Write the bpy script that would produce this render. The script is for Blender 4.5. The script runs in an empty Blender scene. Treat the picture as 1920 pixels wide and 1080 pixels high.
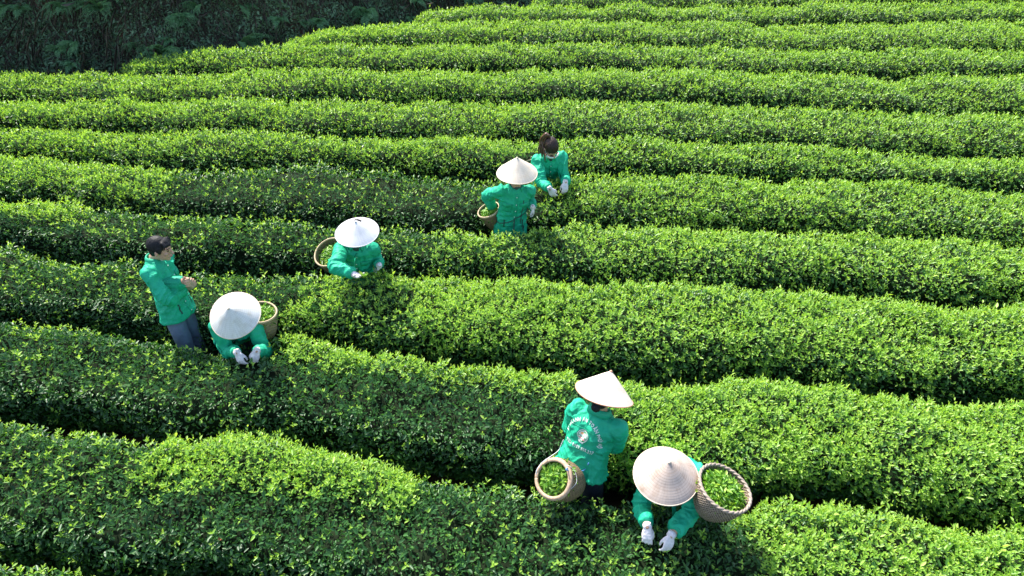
import math, random
import numpy as np
R = math.radians
# ---------------------------------------------------------------- camera and sloping field
FPX = 1297.0                       # focal length in pixels of a 1920 wide frame
PITCH, SLOPE = R(32.0), R(9.0)
CS, SS = math.cos(SLOPE), math.sin(SLOPE)
CAM = np.array([0.0, -5.4 * SS, 5.4 * CS])
FWD = np.array([0.0, math.cos(PITCH), -math.sin(PITCH)])
UPV = np.array([0.0, math.sin(PITCH), math.cos(PITCH)])
RGT = np.array([1.0, 0.0, 0.0])
def ray(px, py): return FWD + (px - 960) / FPX * RGT - (py - 540) / FPX * UPV
def pt(px, py, depth): return CAM + depth * ray(px, py)
def proj(p):
    q = np.asarray(p, float) - CAM; z = q @ FWD
    return (960 + FPX * (q @ RGT) / z, 540 - FPX * (q @ UPV) / z, z)
def sl(x, d, h): return np.array([x, d * CS - h * SS, d * SS + h * CS])
def unsl(p): return (p[0], p[1] * CS + p[2] * SS, -p[1] * SS + p[2] * CS)
def at_h(px, py, h):               # the point of the field seen at a pixel, h above the slope
    r = ray(px, py); n = np.array([0, -SS, CS]); t = (h - CAM @ n) / (r @ n)
    return CAM + t * r
def nrm(v):
    v = np.asarray(v, float); return v / (np.linalg.norm(v) + 1e-12)
def reach(parent, px, py, L, near=True):
    d = ray(px, py); o = CAM - parent; a = d @ d; b = o @ d; c = o @ o - L * L
    disc = b * b - a * c
    if disc <= 0:
        p = CAM + (-b / a) * d; return parent + nrm(p - parent) * L
    s = math.sqrt(disc); t = (-b - s) / a if near else (-b + s) / a
    return CAM + t * d
EDGES = [
 [(0,797),(100,813),(150,815),(250,830),(300,847),(350,843),(480,833),(530,850),(600,865),(700,876),(755,897),(860,910),(960,925),(1080,935),(1240,945),(1420,960),(1440,955),(1550,962),(1640,952),(1700,985),(1750,1008),(1790,1022),(1850,1005),(1920,1000)],
 [(0,612),(100,613),(150,620),(220,632),(270,638),(350,655),(430,668),(520,648),(600,652),(640,676),(700,672),(740,676),(850,694),(960,694),(1010,702),(1050,718),(1180,728),(1300,735),(1340,727),(1420,716),(1500,725),(1560,728),(1630,748),(1680,746),(1740,770),(1800,774),(1860,765),(1920,765)],
 [(0,470),(60,487),(150,500),(230,500),(330,510),(480,516),(600,525),(780,531),(900,536),(960,540),(1080,545),(1150,548),(1240,549),(1320,553),(1400,561),(1440,562),(1530,555),(1600,560),(1650,575),(1720,590),(1745,600),(1800,592),(1850,588),(1920,592)],
 [(0,390),(70,388),(130,392),(190,405),(250,406),(300,412),(360,418),(480,420),(560,431),(620,432),(740,440),(850,447),(960,446),(1060,441),(1110,431),(1200,438),(1300,443),(1360,440),(1440,441),(1500,449),(1560,455),(1600,452),(1680,465),(1720,470),(1800,466),(1860,477),(1920,481)],
 [(0,308),(100,306),(150,313),(210,322),(330,329),(480,327),(560,323),(700,332),(780,332),(900,340),(960,342),(1080,343),(1130,338),(1260,340),(1300,338),(1400,346),(1440,351),(1520,348),(1620,346),(1700,355),(1770,360),(1830,367),(1920,371)],
 [(0,246),(80,242),(120,242),(220,250),(270,255),(350,252),(480,254),(560,258),(680,258),(760,264),(860,260),(960,262),(1100,262),(1220,265),(1300,272),(1400,275),(1440,272),(1540,280),(1640,288),(1720,289),(1800,292),(1860,297),(1920,301)],
 [(0,193),(100,195),(200,197),(300,195),(420,193),(480,190),(600,189),(720,190),(860,190),(960,193),(1000,190),(1100,187),(1250,192),(1340,191),(1440,200),(1550,206),(1700,215),(1800,215),(1920,219)],
 [(0,138),(140,139),(200,139),(300,144),(400,140),(480,136),(600,135),(760,134),(860,132),(960,132),(1100,130),(1220,133),(1330,138),(1440,143),(1560,143),(1620,145),(1720,147),(1800,145),(1920,144)],
 [(205,128),(220,124),(280,114),(360,102),(420,95),(480,93),(600,87),(720,85),(860,85),(960,87),(1000,86),(1130,83),(1220,88),(1320,90),(1440,98),(1530,98),(1640,102),(1740,100),(1920,97)],
 [(515,82),(560,72),(640,60),(720,48),(800,43),(960,42),(1000,43),(1100,40),(1220,42),(1320,45),(1440,48),(1560,47),(1640,45),(1800,42),(1920,40)],
 [(770,36),(800,25),(860,15),(960,10),(1000,12),(1100,14),(1220,15),(1300,15),(1380,17),(1440,17),(1560,9),(1700,8),(1920,7)],
 [(985,-8),(1060,-17),(1200,-18),(1440,-16),(1560,-20),(1920,-22)],
]
H_EDGE = 0.70
def smooth(a, n):
    if n < 1: return a
    k = np.hanning(2 * n + 3)[1:-1]; k /= k.sum()
    return np.convolve(np.pad(a, n, mode='edge'), k, mode='valid')
def edge_line(pts, closed_left, he):
    w = np.array([unsl(at_h(px, py, he)) for px, py in pts])
    x0, x1 = w[0, 0], w[-1, 0]
    dx = 0.05
    lo = x0 if closed_left else x0 - 2.6
    hi = x1 + 2.6
    xs = np.arange(lo, hi, dx)
    ds = np.interp(xs, w[:, 0], w[:, 1])
    ml = np.polyfit(w[:5, 0], w[:5, 1], 1)[0]; mr = np.polyfit(w[-6:, 0], w[-6:, 1], 1)[0]
    ds = np.where(xs < x0, w[0, 1] + ml * (xs - x0) * .5, ds); ds = np.where(xs > x1, w[-1, 1] + mr * (xs - x1) * .5, ds)
    return xs, smooth(ds, 4)
LINES = []
for k, e in enumerate(EDGES): LINES.append(edge_line(e, k >= 8, H_EDGE + (.08 if k >= 5 else .0)))
xs0, ds0 = LINES[0]
LINES.insert(0, (xs0, smooth(ds0, 12) - 1.17))
last = LINES[-1]
LINES.append((last[0][16:], smooth(last[1], 8)[16:] + 1.05))      # one more row beyond the top of the picture
def back_d(k, x): return float(np.interp(x, LINES[k][0], LINES[k][1]))
# ---------------------------------------------------------------- Blender helpers
import bpy, bmesh
from mathutils import Vector, Matrix
from mathutils.bvhtree import BVHTree
random.seed(7); rng = np.random.default_rng(11)
scene = bpy.context.scene
COL = scene.collection
UPW = np.array([0.0, 0.0, 1.0])

def hash3(ix, iy, iz, seed):
    h = (ix.astype(np.int64) * 374761393 + iy.astype(np.int64) * 668265263 + iz.astype(np.int64) * 2147483647 + seed * 974711) & 0xffffffff
    h = ((h ^ (h >> 13)) * 1274126177) & 0xffffffff
    h = (h ^ (h >> 16)) & 0xffff
    return h / 65535.0
def vn3(p, seed=0):
    """smooth value noise in -1..1 at an array of points"""
    p = np.asarray(p, float); i = np.floor(p).astype(np.int64); f = p - i; f = f * f * (3 - 2 * f)
    out = 0
    for dx in (0, 1):
        wx = f[:, 0] if dx else 1 - f[:, 0]
        for dy in (0, 1):
            wy = f[:, 1] if dy else 1 - f[:, 1]
            for dz in (0, 1):
                wz = f[:, 2] if dz else 1 - f[:, 2]
                out = out + wx * wy * wz * hash3(i[:, 0] + dx, i[:, 1] + dy, i[:, 2] + dz, seed)
    return out * 2 - 1
def vn2(x, y, seed=0):
    return vn3(np.stack([x, y, np.zeros_like(x) + .37], 1), seed)

class MB:
    def __init__(s): s.v = []; s.f = []; s.n = 0
    def add(s, verts, faces):
        s.v.append(np.asarray(verts, float).reshape(-1, 3)); s.f += [tuple(i + s.n for i in f) for f in faces]; s.n += len(s.v[-1])
    def loft(s, rings, cap=True):
        rings = [np.asarray(r, float) for r in rings]; n = len(rings[0]); V = np.concatenate(rings); F = []
        for k in range(len(rings) - 1):
            for i in range(n):
                j = (i + 1) % n
                F.append((k * n + i, k * n + j, (k + 1) * n + j, (k + 1) * n + i))
        if cap:
            F.append(tuple(range(n))[::-1]); F.append(tuple((len(rings) - 1) * n + i for i in range(n)))
        s.add(V, F)
    def tube(s, pts, rad, n=12, sub=5, flat=None, up=None, round_ends=True):
        pts = [np.asarray(p, float) for p in pts]; rad = list(rad) if hasattr(rad, '__len__') else [rad] * len(pts)
        P, Rr = catmull(pts, rad, sub)
        if round_ends:
            d0 = nrm(P[0] - P[1]); d1 = nrm(P[-1] - P[-2])
            a = [(P[0] + d0 * Rr[0] * q, Rr[0] * w) for q, w in ((.8, .45), (.5, .8))]
            b = [(P[-1] + d1 * Rr[-1] * q, Rr[-1] * w) for q, w in ((.5, .8), (.8, .45))]
            P = [x[0] for x in a] + list(P) + [x[0] for x in b]; Rr = [x[1] for x in a] + list(Rr) + [x[1] for x in b]
        t = nrm(P[1] - P[0]); u = np.cross(t, up if up is not None else (0.13, 0.31, 0.94)); u = nrm(u)
        rings = []
        for k in range(len(P)):
            tt = nrm(P[min(k + 1, len(P) - 1)] - P[max(k - 1, 0)])
            u = nrm(u - tt * (u @ tt)); w = np.cross(tt, u)
            a, b = (flat if flat else (1, 1))
            rings.append([P[k] + Rr[k] * (a * math.cos(q) * u + b * math.sin(q) * w) for q in np.linspace(0, 2 * math.pi, n, endpoint=False)])
        s.loft(rings)
    def ell(s, c, ax, n=14, m=9):
        c = np.asarray(c, float); a, b, d = [np.asarray(x, float) for x in ax]; V = [c - d]; F = []
        for k in range(1, m):
            ph = -math.pi / 2 + math.pi * k / m
            for i in range(n):
                q = 2 * math.pi * i / n
                V.append(c + math.cos(ph) * (math.cos(q) * a + math.sin(q) * b) + math.sin(ph) * d)
        V.append(c + d); L = len(V) - 1
        flip = np.cross(a, b) @ d < 0
        for i in range(n):
            j = (i + 1) % n
            F.append((0, 1 + j, 1 + i)); F.append((L, L - n + i, L - n + j))
            for k in range(m - 2):
                F.append((1 + k * n + i, 1 + k * n + j, 1 + (k + 1) * n + j, 1 + (k + 1) * n + i))
        if flip: F = [f[::-1] for f in F]
        s.add(V, F)
    def mesh(s, name, off=(0, 0, 0), smooth=True):
        V = np.concatenate(s.v) - np.asarray(off, float)
        me = bpy.data.meshes.new(name); me.from_pydata(V.tolist(), [], s.f); me.update()
        if smooth: me.polygons.foreach_set('use_smooth', np.ones(len(me.polygons), bool))
        return me
def catmull(pts, rad, sub):
    n = len(pts); P = []; Rr = []
    for k in range(n - 1):
        p0, p1, p2, p3 = pts[max(k - 1, 0)], pts[k], pts[k + 1], pts[min(k + 2, n - 1)]
        for i in range(sub):
            t = i / sub
            P.append(.5 * (2 * p1 + (p2 - p0) * t + (2 * p0 - 5 * p1 + 4 * p2 - p3) * t * t + (3 * p1 - p0 - 3 * p2 + p3) * t ** 3))
            w = t * t * (3 - 2 * t); Rr.append(rad[k] * (1 - w) + rad[k + 1] * w)
    P.append(pts[-1]); Rr.append(rad[-1])
    return P, Rr
def link(o): COL.objects.link(o); return o
def tag(o, label=None, cat=None, group=None, kind=None):
    if label: o['label'] = label
    if cat: o['category'] = cat
    if group: o['group'] = group
    if kind: o['kind'] = kind
    return o
ROOTS = {}
def empty(name, loc):
    o = bpy.data.objects.new(name, None); o.empty_display_size = .1; link(o); o.location = tuple(loc); ROOTS[o.name] = np.asarray(loc, float); return o
def rootloc(o):
    while o.parent: o = o.parent
    return ROOTS.get(o.name, np.zeros(3))
def obj(name, me, mat, parent=None):
    o = bpy.data.objects.new(name, me); link(o)
    if mat: me.materials.append(mat)
    if parent: o.parent = parent
    return o
def put(name, mb, mat, parent=None, smooth=True):
    return obj(name, mb.mesh(name, rootloc(parent) if parent else (0, 0, 0), smooth), mat, parent)
def remesh(mb, voxel, it=3, fac=.5):
    me = mb.mesh('tmp'); o = bpy.data.objects.new('tmp', me); link(o)
    m = o.modifiers.new('r', 'REMESH'); m.mode = 'VOXEL'; m.voxel_size = voxel; m.use_smooth_shade = True
    if it:
        q = o.modifiers.new('s', 'SMOOTH'); q.factor = fac; q.iterations = it
    dg = bpy.context.evaluated_depsgraph_get()
    out = bpy.data.meshes.new_from_object(o.evaluated_get(dg), depsgraph=dg)
    bpy.data.objects.remove(o); bpy.data.meshes.remove(me)
    return out
def co_of(me):
    a = np.empty(len(me.vertices) * 3, np.float32); me.vertices.foreach_get('co', a); return a.reshape(-1, 3).astype(float)
def no_of(me):
    a = np.empty(len(me.vertices) * 3, np.float32); me.vertex_normals.foreach_get('vector', a); return a.reshape(-1, 3).astype(float)
def set_co(me, co): me.vertices.foreach_set('co', np.asarray(co, np.float32).ravel()); me.update()

# ---------------------------------------------------------------- materials
def new_mat(name):
    m = bpy.data.materials.new(name); m.use_nodes = True; nt = m.node_tree; nt.nodes.clear()
    out = nt.nodes.new('ShaderNodeOutputMaterial'); b = nt.nodes.new('ShaderNodeBsdfPrincipled')
    nt.links.new(b.outputs[0], out.inputs[0]); return m, nt, b, out
def node(nt, t, **kw):
    n = nt.nodes.new(t)
    for k, v in kw.items():
        if k in n.inputs.keys(): n.inputs[k].default_value = v
        else: setattr(n, k, v)
    return n
def ramp(nt, stops):
    r = nt.nodes.new('ShaderNodeValToRGB'); e = r.color_ramp.elements
    while len(e) < len(stops): e.new(.5)
    for i, (p, c) in enumerate(stops): e[i].position = p; e[i].color = (*c, 1)
    return r
def leaf_mat(name, stops, rough=.4, trans=.35, tcol=1.6, spec=.5):
    m, nt, b, out = new_mat(name); L = nt.links.new
    at = node(nt, 'ShaderNodeAttribute', attribute_name='tone')
    r = ramp(nt, stops); L(at.outputs['Fac'], r.inputs[0]); L(r.outputs[0], b.inputs['Base Color'])
    b.inputs['Roughness'].default_value = rough; b.inputs['Specular IOR Level'].default_value = spec
    t = node(nt, 'ShaderNodeBsdfTranslucent'); mx = node(nt, 'ShaderNodeMixShader'); mx.inputs[0].default_value = trans
    mul = node(nt, 'ShaderNodeMix', data_type='RGBA', blend_type='MULTIPLY'); mul.inputs[0].default_value = 1
    mul.inputs[7].default_value = (tcol * 1.06, tcol * 1.02, tcol * .36, 1)
    L(r.outputs[0], mul.inputs[6]); L(mul.outputs[2], t.inputs[0])
    L(b.outputs[0], mx.inputs[1]); L(t.outputs[0], mx.inputs[2]); L(mx.outputs[0], out.inputs[0]); return m
def cloth_mat(name, c, rough=.6, var=.18, bump=.25, scale=9.0, sheen=0.0):
    m, nt, b, out = new_mat(name); L = nt.links.new
    tc = node(nt, 'ShaderNodeTexCoord'); n = node(nt, 'ShaderNodeTexNoise'); n.inputs['Scale'].default_value = scale; n.inputs['Detail'].default_value = 5
    L(tc.outputs['Object'], n.inputs['Vector'])
    r = ramp(nt, [(.25, tuple(x * (1 - var) for x in c)), (.75, tuple(min(1, x * (1 + var)) for x in c))]); L(n.outputs[0], r.inputs[0]); L(r.outputs[0], b.inputs['Base Color'])
    w = node(nt, 'ShaderNodeTexNoise'); w.inputs['Scale'].default_value = scale * 3.2; w.inputs['Detail'].default_value = 3; w.inputs['Distortion'].default_value = 1.2
    L(tc.outputs['Object'], w.inputs['Vector'])
    bp = node(nt, 'ShaderNodeBump'); bp.inputs['Strength'].default_value = bump; bp.inputs['Distance'].default_value = .02
    L(w.outputs[0], bp.inputs['Height']); L(bp.outputs[0], b.inputs['Normal'])
    b.inputs['Roughness'].default_value = rough; b.inputs['Sheen Weight'].default_value = sheen; b.inputs['Specular IOR Level'].default_value = .35
    return m
def plain_mat(name, c, rough=.6, var=.1, scale=30, spec=.4, sss=0):
    m, nt, b, out = new_mat(name); L = nt.links.new
    tc = node(nt, 'ShaderNodeTexCoord'); n = node(nt, 'ShaderNodeTexNoise'); n.inputs['Scale'].default_value = scale; n.inputs['Detail'].default_value = 4
    L(tc.outputs['Object'], n.inputs['Vector'])
    r = ramp(nt, [(.3, tuple(x * (1 - var) for x in c)), (.7, tuple(min(1, x * (1 + var)) for x in c))]); L(n.outputs[0], r.inputs[0]); L(r.outputs[0], b.inputs['Base Color'])
    b.inputs['Roughness'].default_value = rough; b.inputs['Specular IOR Level'].default_value = spec
    if sss: b.inputs['Subsurface Weight'].default_value = sss; b.inputs['Subsurface Radius'].default_value = (.01, .004, .002)
    return m
def uv_fill(me, uv_per_vert):
    """store a per-vertex 2D coordinate as a uv layer"""
    li = np.empty(len(me.loops), np.int32); me.loops.foreach_get('vertex_index', li)
    l = me.uv_layers.new(name='UVMap'); l.data.foreach_set('uv', np.asarray(uv_per_vert, np.float32)[li].ravel())
def hat_mat(name, c, stain, rings, line=(.78, .76, .73)):
    """palm-leaf hat: uv.x = angle (0..1), uv.y = radius (0..1); radial leaf blades and hoop lines belong to the weave itself"""
    m, nt, b, out = new_mat(name); L = nt.links.new
    uv = node(nt, 'ShaderNodeUVMap'); mp = node(nt, 'ShaderNodeMapping'); mp.inputs['Scale'].default_value = (90, 2.5, 1); L(uv.outputs[0], mp.inputs[0])
    n = node(nt, 'ShaderNodeTexNoise'); n.inputs['Scale'].default_value = 1.0; n.inputs['Detail'].default_value = 2; L(mp.outputs[0], n.inputs['Vector'])
    tc = node(nt, 'ShaderNodeTexCoord'); n2 = node(nt, 'ShaderNodeTexNoise'); n2.inputs['Scale'].default_value = 14; n2.inputs['Detail'].default_value = 6; L(tc.outputs['Object'], n2.inputs['Vector'])
    r = ramp(nt, [(.3, tuple(x * .86 for x in c)), (.65, c)]); L(n.outputs[0], r.inputs[0])
    r2 = ramp(nt, [(.5, (1, 1, 1)), (.78, stain)]); L(n2.outputs[0], r2.inputs[0])
    mul = node(nt, 'ShaderNodeMix', data_type='RGBA', blend_type='MULTIPLY'); mul.inputs[0].default_value = 1; L(r.outputs[0], mul.inputs[6]); L(r2.outputs[0], mul.inputs[7])
    sep = node(nt, 'ShaderNodeSeparateXYZ'); L(uv.outputs[0], sep.inputs[0])
    ma = node(nt, 'ShaderNodeMath', operation='MULTIPLY'); ma.inputs[1].default_value = rings; L(sep.outputs[1], ma.inputs[0])
    fr = node(nt, 'ShaderNodeMath', operation='FRACT'); L(ma.outputs[0], fr.inputs[0])
    r3 = ramp(nt, [(0, line), (.2, (1, 1, 1))]); L(fr.outputs[0], r3.inputs[0])
    mul2 = node(nt, 'ShaderNodeMix', data_type='RGBA', blend_type='MULTIPLY'); mul2.inputs[0].default_value = .8; L(mul.outputs[2], mul2.inputs[6]); L(r3.outputs[0], mul2.inputs[7])
    L(mul2.outputs[2], b.inputs['Base Color']); b.inputs['Roughness'].default_value = .62; b.inputs['Specular IOR Level'].default_value = .3
    bp = node(nt, 'ShaderNodeBump'); bp.inputs['Strength'].default_value = .35; bp.inputs['Distance'].default_value = .004; L(n.outputs[0], bp.inputs['Height']); L(bp.outputs[0], b.inputs['Normal'])
    return m
def weave_mat(name, c1, c2, nu, nv):
    m, nt, b, out = new_mat(name); L = nt.links.new
    uv = node(nt, 'ShaderNodeUVMap'); sep = node(nt, 'ShaderNodeSeparateXYZ'); L(uv.outputs[0], sep.inputs[0])
    def wave(expr_u, expr_v):
        a = node(nt, 'ShaderNodeMath', operation='MULTIPLY'); a.inputs[1].default_value = expr_u; L(sep.outputs[0], a.inputs[0])
        d = node(nt, 'ShaderNodeMath', operation='MULTIPLY_ADD'); d.inputs[1].default_value = expr_v; L(sep.outputs[1], d.inputs[0]); L(a.outputs[0], d.inputs[2])
        s = node(nt, 'ShaderNodeMath', operation='SINE'); L(d.outputs[0], s.inputs[0]); return s
    a = wave(nu * 6.2832, nv * 6.2832); d = wave(nu * 6.2832, -nv * 6.2832)
    mx = node(nt, 'ShaderNodeMath', operation='MAXIMUM'); L(a.outputs[0], mx.inputs[0]); L(d.outputs[0], mx.inputs[1])
    tc = node(nt, 'ShaderNodeTexCoord'); n = node(nt, 'ShaderNodeTexNoise'); n.inputs['Scale'].default_value = 22; n.inputs['Detail'].default_value = 5; L(tc.outputs['Object'], n.inputs['Vector'])
    r = ramp(nt, [(.05, tuple(x * .35 for x in c2)), (.45, c2), (1, c1)]); 
    mr = node(nt, 'ShaderNodeMath', operation='MULTIPLY_ADD'); mr.inputs[1].default_value = .45; mr.inputs[2].default_value = .35; L(mx.outputs[0], mr.inputs[0])
    ad = node(nt, 'ShaderNodeMath', operation='MULTIPLY_ADD'); ad.inputs[1].default_value = .5; L(n.outputs[0], ad.inputs[0]); L(mr.outputs[0], ad.inputs[2])
    sb = node(nt, 'ShaderNodeMath', operation='SUBTRACT'); sb.inputs[1].default_value = .2; L(ad.outputs[0], sb.inputs[0])
    L(sb.outputs[0], r.inputs[0]); L(r.outputs[0], b.inputs['Base Color'])
    bp = node(nt, 'ShaderNodeBump'); bp.inputs['Strength'].default_value = .8; bp.inputs['Distance'].default_value = .006; L(mx.outputs[0], bp.inputs['Height']); L(bp.outputs[0], b.inputs['Normal'])
    b.inputs['Roughness'].default_value = .7; return m
JACKET = (.007, .37, .205)
M = dict(
  skin=plain_mat('skin', (.50, .29, .20), .5, .08, 25, .4, .1),
  jacket=cloth_mat('green_cotton', JACKET, .66, .15, .35, 7),
  jacket_dark=cloth_mat('green_cotton_trim', (.005, .33, .18), .6, .1, .2, 12),
  piping=plain_mat('dark_piping', (.02, .06, .05), .6),
  navy=cloth_mat('navy_trousers', (.012, .014, .03), .7, .25, .3, 8),
  greyblue=cloth_mat('grey_blue_trousers', (.125, .155, .235), .75, .14, .35, 8),
  glove=plain_mat('white_knit_glove', (.72, .66, .68), .85, .16, 38, .2),
  hair=plain_mat('black_hair', (.008, .008, .010), .6, .5, 90, .25),
  hair_brown=plain_mat('brown_hair', (.09, .035, .02), .38, .35, 60, .6),
  hair_dark=plain_mat('dark_brown_hair', (.030, .016, .012), .5, .5, 90, .3),
  mask=plain_mat('white_mask', (.8, .82, .84), .8, .04),
  shirt=plain_mat('white_shirt', (.75, .75, .78), .8, .05),
  eye=plain_mat('dark_eye', (.02, .012, .01), .2),
  lip=plain_mat('lip', (.42, .17, .14), .5),
  shoe=plain_mat('dark_rubber_shoe', (.03, .03, .03), .6),
  print=plain_mat('white_print', (.62, .70, .66), .7, .08),
  print_pink=plain_mat('pink_print', (.65, .25, .25), .6, .05),
  print_orange=plain_mat('orange_print', (.75, .38, .15), .6, .05),
  print_green=plain_mat('green_print', (.06, .30, .10), .6, .05),
  twine=plain_mat('white_twine', (.7, .7, .74), .8, .1),
  bluetwine=plain_mat('blue_twine', (.10, .28, .60), .7, .1),
  darkcord=plain_mat('dark_cord', (.03, .07, .06), .8, .1),
  button=plain_mat('white_button', (.75, .8, .78), .4, .02),
)
# ---------------------------------------------------------------- people
DN = np.array([0, 0, -1.0])
CLEAR = []      # (x, y, radius, z0) columns where the hedge leaves part round legs and baskets
HANDS = []      # capsules kept free of leaves
def ring(c, r, f, hw, hd, n=28, e=2.5):
    out = []
    for q in np.linspace(0, 2 * math.pi, n, endpoint=False):
        cx, sx = math.cos(q), math.sin(q)
        out.append(c + r * hw * math.copysign(abs(cx) ** (2 / e), cx) + f * hd * math.copysign(abs(sx) ** (2 / e), sx))
    return out
def hand_prims(mb, W, tip, n, thumb, curl=1.0, k=1.0, spread=1.0, scale=1.0):
    """palm, four unequal bent fingers and a thumb; W wrist, tip direction, n palm side, thumb side"""
    h = nrm(tip); n = nrm(n - h * (n @ h)); t = nrm(np.cross(n, h)); t = t if t @ thumb > 0 else -t
    S = scale
    rr = []
    for a, hw, hd in ((-.035, .024, .02), (0, .026, .019), (.03, .036, .0165), (.06, .041, .0145), (.088, .039, .012), (.096, .034, .008)):
        rr.append(ring(W + h * a * S, t, n, hw * S * k, hd * S * k, 16, 2.6))
    mb.loft(rr)
    for i, (o, ln, bend) in enumerate(((.029, .070, 1.0), (.0105, .078, 1.1), (-.009, .072, 1.2), (-.028, .057, 1.3))):
        b = W + h * .082 * S + t * o * S * spread; d = nrm(h + t * o * 4 * spread)
        p = [b, ]; ang = 0
        for seg, a in ((.46, 22), (.30, 34), (.24, 24)):
            ang += R(a) * curl * bend
            p.append(p[-1] + (d * math.cos(ang) + n * math.sin(ang)) * ln * seg * S)
        r0 = .0088 * S * k
        mb.tube([b - d * .012 * S] + p, [r0, r0 * 1.02, r0 * .98, r0 * .9, r0 * .78], 10, 3)
    b = W + h * .022 * S + t * .026 * S + n * .006 * S
    p1 = b + nrm(t * .45 + h * .85 + n * .40) * .036 * S; p2 = p1 + nrm(h * .9 + n * .55 * curl + t * .15) * .030 * S; p3 = p2 + nrm(h * .85 + n * .6 * curl - t * .2) * .024 * S
    mb.tube([b, p1, p2, p3], [.0125 * S * k, .0115 * S * k, .0098 * S * k, .0085 * S * k], 10, 3)

def folds(me, amp, seed, joints):
    """cloth folds: diagonal ridges, tighter round elbows and waist"""
    co = co_of(me); no = no_of(me)
    q = co * np.array([11, 11, 5.5]) + .9 * np.stack([vn3(co * 6 + 3, seed), vn3(co * 6 + 9, seed + 1), vn3(co * 6 + 17, seed + 2)], 1)
    a = vn3(q, seed + 3); rid = 1 - np.abs(a) * 2.2
    b = vn3(co * np.array([22, 22, 15.]) + 5, seed + 4)
    d = amp * (rid * .75 + (1 - np.abs(b) * 2.4) * .38)
    for (J, rad, ax, freq) in joints:
        w = np.exp(-np.sum((co - J) ** 2, 1) / (rad * rad)); s = (co - J) @ ax
        ph = s * freq * .6 + 3.4 * vn3(co * 9, seed + 5)
        d += w * amp * .9 * ((1 - np.abs(np.sin(ph))) ** 2 * 1.2 - .3)
    set_co(me, co + no * d[:, None])

def surf_patch(bvh, O, du, dv, dirn, uvs, faces, lift):
    """lay a flat shape on to a garment: points O + u*du + v*dv are cast along dirn and lifted off the cloth"""
    out = []; last = None
    for u, v in uvs:
        p = O + du * u + dv * v
        hit = bvh.ray_cast(Vector(p - dirn * .35), Vector(dirn), .8)
        if hit[0] is None: out.append(None)
        else: out.append(np.array(hit[0]) + np.array(hit[1]) * lift)
    ok = [f for f in faces if all(out[i] is not None for i in f)]
    V = [o if o is not None else np.zeros(3) for o in out]
    used = sorted({i for f in ok for i in f}); mp = {i: k for k, i in enumerate(used)}
    return [V[i] for i in used], [tuple(mp[i] for i in f) for f in ok]
def grid_uv(u0, u1, v0, v1, nu, nv):
    uv = [(u0 + (u1 - u0) * i / nu, v0 + (v1 - v0) * j / nv) for j in range(nv + 1) for i in range(nu + 1)]
    F = [(j * (nu + 1) + i, j * (nu + 1) + i + 1, (j + 1) * (nu + 1) + i + 1, (j + 1) * (nu + 1) + i) for j in range(nv) for i in range(nu)]
    return uv, F
def solid(me, th):
    """give a laid-on patch a little real thickness"""
    bm = bmesh.new(); bm.from_mesh(me); bmesh.ops.solidify(bm, geom=bm.faces[:], thickness=th); bm.to_mesh(me); bm.free(); return me

def hat(parent, C, axis, Rr, H, mat, rimmat, seed):
    axis = nrm(axis); u = nrm(np.cross(axis, (0.2, 1, .1))); w = np.cross(axis, u)
    n = 72; m = 34; V = []; UV = []; F = []
    r_ = np.random.default_rng(seed); rip = .0028 if seed == 7 else .0016; wob = r_.normal(0, 1, 6)
    def prof(t):
        return H * (1 - t ** 1.07) + rip * math.sin(t * 16 * 2 * math.pi) * min(1, t * 6)
    for side in (0, 1):
        for j in range(m + 1):
            t = max(.012, j / m)
            for i in range(n + 1):
                q = 2 * math.pi * i / n
                wv = 1 + .012 * (wob[0] * math.cos(2 * q + wob[1]) + wob[2] * .6 * math.cos(3 * q + wob[3])) * t
                rad = Rr * t * wv; z = prof(t) + .006 * wob[4] * math.cos(2 * q + wob[5]) * t * t - (0.004 if side else 0) 
                V.append(C + rad * (math.cos(q) * u + math.sin(q) * w) + axis * (z)); UV.append((i / n, t))
    st = (n + 1); off = (m + 1) * st
    for j in range(m):
        for i in range(n):
            a = j * st + i
            F.append((a, a + st, a + st + 1, a + 1)); F.append((off + a, off + a + 1, off + a + st + 1, off + a + st))
    mb = MB(); mb.add(V, F); me = mb.mesh('conical_hat', rootloc(parent)); uv_fill(me, UV); o = obj('conical_hat', me, mat, parent)
    rim = MB(); pts = [C + Rr * 1.0 * (math.cos(q) * u + math.sin(q) * w) * (1 + .012 * (wob[0] * math.cos(2 * q + wob[1]) + wob[2] * .6 * math.cos(3 * q + wob[3]))) + axis * (.006 * wob[4] * math.cos(2 * q + wob[5]) - .002) for q in np.linspace(0, 2 * math.pi, 49)]
    rim.tube(pts, .0045, 8, 1, round_ends=False); put('rim', rim, rimmat, o)
    tipm = MB(); tipm.ell(C + axis * (H - .004), (u * .012, w * .012, axis * .010), 10, 6); put('tip', tipm, rimmat, o)
    return o

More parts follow.
